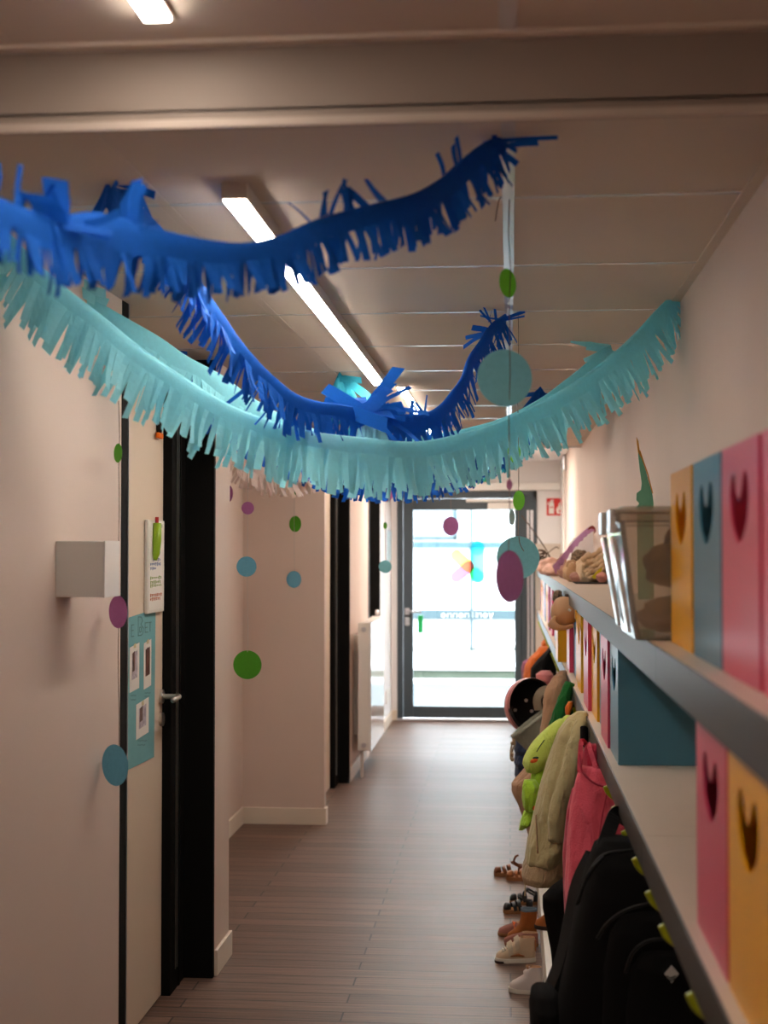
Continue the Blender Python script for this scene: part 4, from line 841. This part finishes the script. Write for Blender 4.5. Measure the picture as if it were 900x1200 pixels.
o = hang('cap', [(786, 634, 645, .4), (790, 628, 648, .9), (797, 628, 650, 1), (803, 632, 650, .8)], 8.3, .07, 'dusty_pink', None, wr=.08, seed=24); tag(o, 'dusty pink cap tucked between the helmet and the black bag', 'cap')
# black bag and orange coat further back
Y = 9.4
bb = thing('bag', (.25, Y, .9), 'black cloth bag hanging behind the helmet', 'bag')
hang('body', [(757, 644, 648, .3), (762, 641, 649, .6), (772, 631, 651, .9), (783, 622, 652, 1), (795, 621, 653, 1), (815, 624, 653, .9), (840, 630, 653, .7)], Y, .12, 'black_cloth', bb, wr=.07, seed=25)
stroke3('strap', [PY(646, 758, Y), PY(647, 750, Y + .02), hk_pt(Y + .1)], .008, 'black_smooth', bb)
o = hang('coat', [(758, 632, 645, .4), (764, 628, 646, .8), (770, 621, 646, 1), (780, 615, 646, 1), (792, 613, 646, 1), (830, 614, 646, 1), (870, 616, 646, .9)], 10.2, .14, 'orange_cloth', None, wr=.08, seed=26); tag(o, 'orange coat showing behind the black cloth bag', 'coat')
cloth('plum', S(120, 60, 95))
o = hang('coat', [(772, 618, 640, .4), (776, 612.5, 640, .9), (784, 610.5, 640, 1), (792, 611, 640, 1), (840, 613, 640, 1)], 11.2, .12, 'plum', None, wr=.06, seed=27); tag(o, 'plum purple coat peeping out behind the orange coat', 'coat')
o = hang('hat', [(749, 637.5, 641, .5), (753, 634.5, 643, 1), (758, 634, 643, 1), (763, 636, 642, .6)], 10.9, .06, 'orange_cloth', None, wr=.06, seed=28); tag(o, 'small orange hat on a far hook above the black bag', 'hat')
# ------------------------------------------------------------------ shoe bench and shoes
sb_ = thing('shoe_bench', (.3, 8, 0), 'low white shoe bench along the right wall under the coats', 'bench')
for y0, y1 in ((1.4, 3.85), (3.85, 6.28), (6.28, 8.7), (8.7, 11.1), (11.1, 13.7)):
    build('top_board', MB().box(.124, XR - .021, y0 + .001, y1 - .001, .18, .2), 'white_plastic', sb_, bev=.002)
    build('front_panel', MB().box(.128, .146, y0 + .002, y1 - .002, .0, .18), 'lamp_body', sb_, bev=.001)
mat('sole_white', (.72, .68, .6), .6, .3); mat('sole_tan', S(150, 105, 70), .7, .2); mat('sole_dark', S(48, 34, 28), .7, .2); mat('cream_leather', S(200, 176, 148), .6, .3, bump=.1, bscale=200, var=.05); mat('tan_leather', S(168, 108, 66), .55, .35, bump=.15, bscale=200, var=.12, vscale=30)
mat('brown_leather', S(128, 74, 42), .55, .35, bump=.15, bscale=200, var=.12, vscale=30); mat('black_leather', (.014, .014, .015), .5, .35); mat('rose_suede', S(150, 100, 88), .9, .15, bump=.2, bscale=300, var=.1); mat('boot_brown', S(150, 84, 38), .7, .25, bump=.15, bscale=250, var=.12, vscale=25); mat('boot_lining', S(92, 105, 118), .95, .1); mat('white_leather', S(205, 195, 190), .5, .35, var=.03)
def foot(xh, xf, hw, z, n=36):
    L = xf - xh; o = []
    for k in range(n):
        a = 2 * math.pi * k / n; u = (1 + math.cos(a)) / 2; x = xh + L * u
        w = hw * (.80 + .28 * math.sin(min(1, u / .78) * math.pi / 2) ** 2 - .12 * math.sin(u * math.pi) ** 4); s = math.sin(a)
        o.append((x, math.copysign(abs(s) ** .72, s) * w, z))
    return o
class LM(MB):   # local mesh: built in the thing's own frame
    pass
def lbuild(nm, mb, m, par, **k):
    off = wloc(par); mb.v = [v + off for v in mb.v]; return build(nm, mb, m, par, **k)
def shoe(name, loc, rz, lab, cat, levels, inner, sole, um, sm, im, sl=.018, extra=None):
    t = thing(name, loc, lab, cat, 'shoes by the bench', rz)
    xh, xf, hw = sole
    lbuild('sole', MB().rings([foot(xh + .003, xf - .004, hw * .95, 0.0005), foot(xh, xf, hw, .005), foot(xh, xf, hw, sl), foot(xh + .002, xf - .002, hw * .97, sl + .002)]), sm, t, smooth=False)
    lbuild('upper', MB().rings([foot(a, b, w, z) for z, a, b, w in levels], False, False), um, t, smooth=True)
    lbuild('lining', MB().rings([foot(a, b, w, z) for z, a, b, w in inner], False, True), im, t, smooth=True)
    if extra: extra(t)
    return t
toe = math.pi           # toe points to the left wall (-X)
def floor_at(px, py): d = _ray(px, py); return d * (-H / d.z) + Vector((0, 0, H))
def scale_len(px0, px1, Y): return (px1 - px0) * Y / F
# cream velcro sneaker
v = floor_at(628, 1127); L = .165; mat('strap_grey', S(186, 170, 148), .6, .3, bump=.1, bscale=200)
def vel(t):
    sl_ = (-.80, 0, .55)
    for x, zz, w in ((.108, .076, .022), (.080, .096, .021)):
        lbuild('strap', wband([Vector((x - .004, -.0335, zz - .036)), Vector((x - .001, -.029, zz - .008)), Vector((x, -.012, zz + .002)), Vector((x, .014, zz + .001)), Vector((x - .001, .0295, zz - .010)), Vector((x - .003, .0345, zz - .030)), Vector((x - .004, .036, zz - .040))], w, sl_), 'strap_grey', t, solid=.004)
    mb = MB()
    for k in range(3): mb.tube([(.116 + .009 * k, -.02, .060 - .006 * k), (.118 + .009 * k, 0, .066 - .006 * k), (.116 + .009 * k, .02, .060 - .006 * k)], .003, 6)
    lbuild('lace', mb, 'sole_white', t, smooth=True)
    lbuild('side_stripe', MB().tube([(.05, .030, .03), (.075, .030, .036), (.105, .029, .030)], [.003, .006, .002], 6), 'tan_leather', t, smooth=True)
    lbuild('toe_bumper', MB().rings([foot(.10, .1675, .0328, .0008), foot(.10, .1675, .0328, .009)]), 'sole_dark', t)
    lbuild('heel_tab', MB().box(.0, .006, -.012, .012, .045, .09), 'tan_leather', t, bev=.002)
sn_lv = [(.018, .002, .163, .031), (.030, .002, .161, .0315), (.040, .002, .152, .031), (.048, .002, .138, .030), (.058, .003, .122, .028), (.068, .004, .107, .0265), (.080, .004, .090, .025), (.092, .004, .075, .0235), (.100, .005, .066, .0225)]
sn_in = [(.100, .005, .066, .0225), (.101, .010, .060, .0185), (.07, .012, .066, .019), (.04, .012, .07, .02)]
shoe('sneaker', (v.x, v.y, 0), toe + R(6), 'cream sneaker with two velcro straps, nearest whole shoe on the floor', 'shoe', sn_lv, sn_in, (0, .166, .032), 'cream_leather', 'sole_white', 'cloth_tan', extra=vel)
v = floor_at(650, 1146)
shoe('sneaker', (min(v.x, .128) - .006, 5.42, 0), toe - R(10), 'white sneaker tucked against the shoe bench beside the cream sneaker', 'shoe', [(z, a, b - .035 if b > .1 else b - .015, w) for z, a, b, w in sn_lv], sn_in, (0, .132, .031), 'white_leather', 'sole_white', 'cloth_tan')
# sandals
def sandal(loc, rz, lab, um, sm, tall=True, sc=1.):
    t = thing('sandal', loc, lab, 'sandal', 'shoes by the bench', rz)
    lbuild('sole', MB().rings([foot(0, .150 * sc, .029, .0005), foot(0, .153 * sc, .030, .006), foot(0, .152 * sc, .030, .018), foot(.002, .150 * sc, .0285, .020)]), sm, t)
    lbuild('toe_cap', MB().rings([foot(.112 * sc, .151 * sc, .028, .02), foot(.113 * sc, .149 * sc, .0275, .032), foot(.116 * sc, .142 * sc, .022, .043), foot(.122 * sc, .134 * sc, .010, .047)]), um, t, smooth=True)
    for x, zz, w in ((.100, .048, .016), (.075, .056, .016)):
        lbuild('strap', wband([Vector((x * sc - .006, -.031, .016)), Vector((x * sc, -.025, zz - .008)), Vector((x * sc, 0, zz)), Vector((x * sc, .025, zz - .008)), Vector((x * sc - .006, .031, .016))], w, (.94, 0, -.3)), um, t, solid=.003)
    lbuild('heel_cup', MB().rings([[(-.0 + .028 - .028 * math.cos(a), .027 * math.sin(a), z) for a in [R(-80) + R(160) * k / 14 for k in range(15)]] for z in (.018, .040, .056)], False, False, False), um, t, smooth=True, solid=.003)
    lbuild('ankle_strap', wband([Vector((.022, -.026, .050)), Vector((.045, -.026, .062)), Vector((.062, 0, .068)), Vector((.045, .026, .062)), Vector((.022, .026, .050))], .012, (.2, 0, .98)), um, t, solid=.0025)
    if tall: lbuild('loose_strap', band([Vector((.045, .028, .062)), Vector((.052, .034, .082)), Vector((.044, .036, .104)), Vector((.030, .038, .112))], .010, (0, 1, 0)), um, t, solid=.0025)
    return t
v = floor_at(612, 1026); sandal((v.x + .005, v.y, 0), toe + R(8), 'brown strappy sandal farthest along the floor by the coats', 'brown_leather', 'sole_tan')
v = floor_at(626, 1031); sandal((v.x + .01, v.y - .02, 0), toe - R(4), 'brown sandal of the far pair, closer to the bench', 'tan_leather', 'sole_tan')
v = floor_at(624, 1069); sandal((v.x, v.y, 0), toe + R(12), 'black strappy sandal with a tan sole, outer one of its pair', 'black_leather', 'sole_tan', True, .9)
v = floor_at(631, 1063); sandal((v.x + .002, v.y + .05, 0), toe - R(3), 'black sandal beside the bench, inner one of its pair', 'black_leather', 'sole_tan', False, .9)
# rose low shoes + brown lined boots
lo_lv = [(.016, .002, .148, .030), (.03, .002, .144, .030), (.042, .003, .12, .027), (.052, .004, .085, .024), (.058, .005, .07, .022)]
lo_in = [(.058, .005, .07, .022), (.058, .010, .064, .018), (.03, .012, .07, .019)]
def bow(t): lbuild('strap', band([Vector((.07, -.029, .03)), Vector((.076, 0, .058)), Vector((.07, .029, .03))], .022, (-.3, 0, .95)), 'tongue', t, solid=.003)
v = floor_at(624, 1098); shoe('shoe', (v.x, v.y + .02, 0), toe + R(4), 'dusty rose low shoe with a brown sole, outer one in front of the boots', 'shoe', lo_lv, lo_in, (0, .150, .031), 'rose_suede', 'sole_tan', 'cloth_tan', .014, bow)
v = floor_at(632, 1108); shoe('shoe', (v.x - .002, v.y - .015, 0), toe - R(2), 'dusty rose low shoe nearer the bench, beside the boots', 'shoe', lo_lv, lo_in, (0, .145, .031), 'rose_suede', 'sole_tan', 'cloth_tan', .014)
bt_lv = [(.014, .0, .130, .030), (.032, .0, .124, .030), (.05, .002, .098, .029), (.07, .002, .078, .029), (.10, .001, .070, .030), (.128, .0, .070, .031)]
bt_in = [(.128, .0, .070, .031), (.138, -.001, .071, .032), (.139, .007, .063, .025), (.10, .008, .062, .024), (.05, .01, .066, .022)]
v = floor_at(632, 1097)
shoe('boot', (.114, 6.15, 0), toe + R(6), 'brown ankle boot with grey-blue lining standing in front of the bench', 'boot', bt_lv, bt_in, (0, .133, .031), 'boot_brown', 'sole_dark', 'boot_lining', .014)
v = PY(640, 1093, 5.5)
shoe('boot', (.20, 5.56, .2005), toe - R(20), 'brown ankle boot standing on the bench edge', 'boot', [(z, a, b - .02, w) for z, a, b, w in bt_lv], [(z, a, b - .01, w) for z, a, b, w in bt_in], (0, .112, .031), 'boot_brown', 'sole_dark', 'boot_lining', .014)
# ------------------------------------------------------------------ hats and bits on the upper shelf
ZS = 1.4935
cloth('hat_pink', S(226, 184, 165)); cloth('hat_mauve', S(182, 138, 126)); cloth('hat_beige', S(200, 164, 126)); cloth('hat_tan', S(215, 184, 148)); mat('leopard', S(120, 100, 82), .9, .15, var=.75, vscale=95)
mat('crown_purple', S(192, 142, 188), .7, .2); mat('crown_red', S(130, 40, 40), .6, .3); paper('white_paper', (.80, .82, .86), .45); cloth('salmon', S(215, 145, 130)); mat('yellow_card', S(205, 190, 30), .6, .2)
def px_at(px, Y): return PY(px, 660, Y).x
o = blob('hat', (PY(640, 668, 10.2).x + .02, 10.2, ZS + .055), (.095, .11, .065), 'hat_pink', 3, .22, flat=ZS); tag(o, 'pale pink knitted hat farthest along the upper shelf', 'hat')
o = blob('hat', (PY(648, 668, 9.6).x, 9.6, ZS + .04), (.07, .09, .045), 'hat_pink', 8, .18, flat=ZS); tag(o, 'rounded pink dotted hat at the shelf edge before the far hat', 'hat')
o = blob('hat', (PY(668, 660, 9.0).x, 9.0, ZS + .075), (.09, .13, .08), 'hat_mauve', 5, .28, flat=ZS); tag(o, 'mauve brown cloth hat under the purple paper headband', 'hat')
o = blob('scrunchie', (PY(679, 652, 8.3).x, 8.3, ZS + .135), (.05, .06, .04), 'leopard', 6, .25); tag(o, 'leopard spotted scrunchie on top of the beige hats', 'scrunchie')
bh = thing('hat', (PY(671, 670, 7.9).x, 7.9, ZS), 'round beige cap with a folded brim in front of the hat pile', 'hat')
blob('crown', (PY(671, 670, 7.9).x, 7.92, ZS + .055), (.055, .08, .062), 'hat_beige', 12, .14, bh, flat=ZS)
blob('brim', (PY(676, 680, 7.8).x, 7.80, ZS + .028), (.040, .03, .028), 'hat_mauve', 14, .12, bh, flat=ZS)
stroke3('fold', [PY(664, 664, 7.84), PY(666, 659, 7.83), PY(672, 657, 7.82), PY(677, 661, 7.83), PY(681, 670, 7.83)], .006, 'hat_beige', bh)
# crumpled shirt
cs = thing('shirt', (PY(697, 670, 7.7).x, 7.7, ZS), 'crumpled tan cloth with wavy folds heaped beside the clear tub', 'cloth')
blob('heap', (.435, 7.75, ZS + .07), (.075, .14, .085), 'hat_tan', 21, .25, cs, flat=ZS)
for k, (a, b, c_, d_) in enumerate((((681, 657), (688, 652), (697, 650), (712, 641)), ((683, 664), (690, 659), (699, 657), (713, 649)), ((685, 671), (691, 667), (698, 662), (712, 656)), ((687, 677), (693, 670), (700, 668), (713, 661)), ((689, 679), (695, 676), (702, 671), (712, 666)))):
    pts = [PY(*q, 7.60 - .01 * k) for q in (a, b, c_, d_)]; pts = [Vector((min(p.x, .498), p.y, p.z)) for p in pts]
    build('fold', MB().tube(crom(pts, 6), [.010 + .006 * math.sin(i * .7 + k) ** 2 for i in range(19)], 10), 'hat_tan', cs, smooth=True)
o = build('card', MB().box(.34, .50, 7.35, 7.72, ZS - .0003, ZS + .004), 'black_smooth'); tag(o, 'thin black card lying flat under the beige caps', 'card')
o = blob('sock', (.478, 7.48, ZS + .03), (.028, .045, .028), 'salmon', 31, .15, flat=ZS + .004); tag(o, 'salmon pink cloth roll at the foot of the tan heap', 'cloth')
o = build('card', MB().prism([PY(693, 676, 7.50), PY(700, 669, 7.50), PY(706, 664, 7.50), PY(704, 672, 7.50), PY(697, 679, 7.50)], (0, .003, 0)), 'yellow_card'); tag(o, 'yellow card scrap under the tan cloth', 'card')
# purple paper crown leaning up, white box behind
Y = 8.45
c = crom([PY(648, 663, Y - .2), PY(656, 654, Y - .1), PY(668, 639, Y), PY(680, 626, Y), PY(689, 618.5, Y), PY(694, 616.5, Y)], 6)
A, B = [], []
for i, p in enumerate(c): q = i / (len(c) - 1); w = .042 * (1 - .35 * q) * (1 + .45 * (1 - q) * math.sin(i * 2.2)); A.append(p); B.append(p + Vector((.012, -.01, -w)))
cn = build('paper_headband', MB().strip(A, B), 'crown_purple', None, solid=.0015); tag(cn, 'purple paper headband with a dark red tip propped over the hats', 'paper headband')
te = crom([PY(690, 618, Y - .003), PY(694, 616, Y - .003), PY(697, 618, Y - .003), PY(698, 622, Y - .003)], 5)
te = [Vector((min(p.x, .508), p.y, p.z)) for p in te]
build('tip', MB().strip(te, [p + Vector((-.006, -.004, -.018)) for p in te]), 'crown_red', cn, solid=.002, label='dark red tip')
sp = [(664, 650), (666, 638), (672, 631), (682, 625), (697, 622), (703, 630), (703, 652)]
sheet_film('paper_sheet', (.96, .97, 1))
A_ = [PY(x, y, 8.72 + .06 * math.sin(i * .9)) for i, (x, y) in enumerate(sp)]; A_ = [Vector((min(p.x, .505), p.y, p.z)) for p in A_]
o = build('paper_sheet', MB().strip(A_, [Vector((p.x, p.y + .02, ZS)) for p in A_]), 'paper_sheet'); tag(o, 'crumpled white paper sheet standing behind the hats and purple headband', 'paper')
# dry twig
mat('twig', S(96, 78, 68), .9, .1)
tw = thing('twig', (.35, 11, ZS), 'thin brown twig wreath at the far end of the upper shelf', 'twig')
tm = MB().tube(crom([PY(611, 604, 11.0), PY(622, 618, 11.0), PY(634, 635, 11.0), PY(641, 646, 11.0), PY(645, 656, 11.0)], 6), .0045, 6)
rn = random.Random(4)
for k in range(9):
    cx, cy, rr = 634 + rn.uniform(-3, 5), 652 + rn.uniform(-4, 5), rn.uniform(5, 9); a0 = rn.uniform(0, 6)
    tm.tube([PY(cx + rr * math.cos(a0 + q * .5), cy + rr * .7 * math.sin(a0 + q * .5), 11.0 + rn.uniform(-.08, .08)) for q in range(9)], .005, 6)
tm.tube(crom([PY(640, 650, 11), PY(647, 644, 11), PY(652, 641, 11), PY(655, 643, 11)], 6), .004, 6)
build('stem', tm, 'twig', tw, smooth=True)
# tall green paper leaf standing against the wall behind the tub
mat('leaf_green', S(105, 165, 140), .7, .2, var=.08, vscale=12); mat('leaf_tip', S(185, 130, 40), .7, .2)
Y = 5.05
gl = thing('paper_leaf', (.47, Y, ZS), 'tall green painted paper leaf with an ochre tip standing against the right wall', 'paper leaf')
out = [(747, 607), (746, 594), (749, 590), (745.5, 586), (746, 578), (751, 574), (752, 566), (749.5, 550), (748, 536), (747.5, 530), (749, 528), (752, 538), (757, 552), (761, 566), (765, 580), (767.5, 590), (767.5, 607)]
def lx(px, py, d=0): p = PY(px, py, Y); return Vector((min(p.x, .505), Y + .25 * (p.x - .47) + d, p.z))
lo = [PY(747, 607, Y), PY(767.5, 607, Y)]
pp_ = [lx(*q) for q in out]; pp_[0].z = ZS; pp_[-1].z = ZS
build('blade', MB().prism(pp_, (0, .003, 0)), 'leaf_green', gl)
build('tip', MB().prism([lx(747.5, 530, -.001), lx(746.2, 520), lx(745.6, 512), lx(748, 517), lx(749.5, 528), lx(754, 543), lx(758.5, 556), lx(756, 550), lx(752, 538)], (0, .003, 0)), 'leaf_tip', gl, label='ochre tip')
build('edge', MB().tube([lx(749.6, 528, -.002), lx(754, 541, -.002), lx(759, 555, -.002), lx(765, 578, -.002)], .002, 6), 'leaf_tip', gl)
# cap and scrunchie hung on the shelf edge
mat('cap_beige', S(205, 160, 122), .7, .25, bump=.1, bscale=200)
cp = thing('cap', (.235, 6.4, 1.38), 'beige peaked cap hanging on the front edge of the upper shelf', 'cap')
Y = 6.4
ell('crown', PY(646, 712, Y), PY(678, 720, Y), .066, .06, 'cap_beige', cp, 3, .06)
pk_ = [PY(649, 722, Y - .055), PY(643, 729, Y - .06), PY(642.5, 734, Y - .06), PY(650, 738, Y - .06), PY(662, 738, Y - .055), PY(672, 735, Y - .045)]
up_ = [PY(652, 722, Y - .058), PY(651, 727, Y - .062), PY(654, 731, Y - .064), PY(658, 733, Y - .064), PY(664, 733, Y - .06), PY(671, 731, Y - .05)]
build('peak', MB().strip(crom(up_, 5), crom(pk_, 5)), 'cap_beige', cp, smooth=True, solid=.008)
build('button', MB().tube([PY(666, 714, Y - .056), PY(669, 716, Y - .058)], .006, 8), 'sole_white', cp)
pg = thing('peg', (.262, 6.42, 1.45), 'small grey peg holding the beige cap on the shelf edge', 'peg')
build('clip', MB().box(.248, .262, 6.39, 6.45, 1.415, 1.47), 'cloth_dark', pg, bev=.003)
o = blob('scrunchie', (PY(653.5, 701, 7.0).x, 7.0, PY(653.5, 700, 7.0).z), (.024, .05, .038), 'leopard', 41, .2); tag(o, 'leopard spotted scrunchie hung behind the beige cap', 'scrunchie')
yb_ = build('hanging_card', MB().box(XF - .006, XF - .001, 5.62, 5.66, 1.395, 1.43), 'box_yellow'); tag(yb_, 'small yellow tag under the shelf edge beside the beige cap', 'tag')
# ------------------------------------------------------------------ light
w = bpy.data.worlds.new('sky'); bpy.context.scene.world = w; w.use_nodes = True; nt = w.node_tree
bg = nt.nodes['Background']; bg.inputs['Color'].default_value = (.93, .965, 1, 1); bg.inputs['Strength'].default_value = 54.0
su = bpy.data.lights.new('sun', 'SUN'); su.energy = 15.0; su.angle = R(12); su.color = (1, .97, .93); so_ = bpy.data.objects.new('sun', su); C.objects.link(so_); so_.rotation_euler = (R(38), R(8), R(160))
pt = bpy.data.lights.new('door_portal', 'AREA'); pt.shape = 'RECTANGLE'; pt.size = 1.3; pt.size_y = 2.2; pt.cycles.is_portal = True
po_ = bpy.data.objects.new('door_portal', pt); C.objects.link(po_); po_.location = (-.42, YE + .15, 1.1); po_.rotation_euler = (R(-90), 0, 0)
sc = bpy.context.scene
sc.view_settings.view_transform = 'Standard'; sc.view_settings.look = 'None'; sc.view_settings.gamma = 1; sc.view_settings.exposure = 0.0
sc.view_settings.use_curve_mapping = False
sc.cycles.use_denoising = True; sc.cycles.max_bounces = 10; sc.cycles.diffuse_bounces = 6; sc.cycles.glossy_bounces = 4; sc.cycles.transparent_max_bounces = 12
sc.cycles.sample_clamp_indirect = 6

al = bpy.data.lights.new('added_fill_behind', 'AREA'); al.shape = 'RECTANGLE'; al.size = .3; al.size_y = 2.0; al.energy = 9; al.color = (1, .86, .72)  # unseen fill light added behind the camera to brighten surfaces facing it
ao = bpy.data.objects.new('added_fill_behind', al); C.objects.link(ao); ao.location = (-.4, -2.4, 2.39)
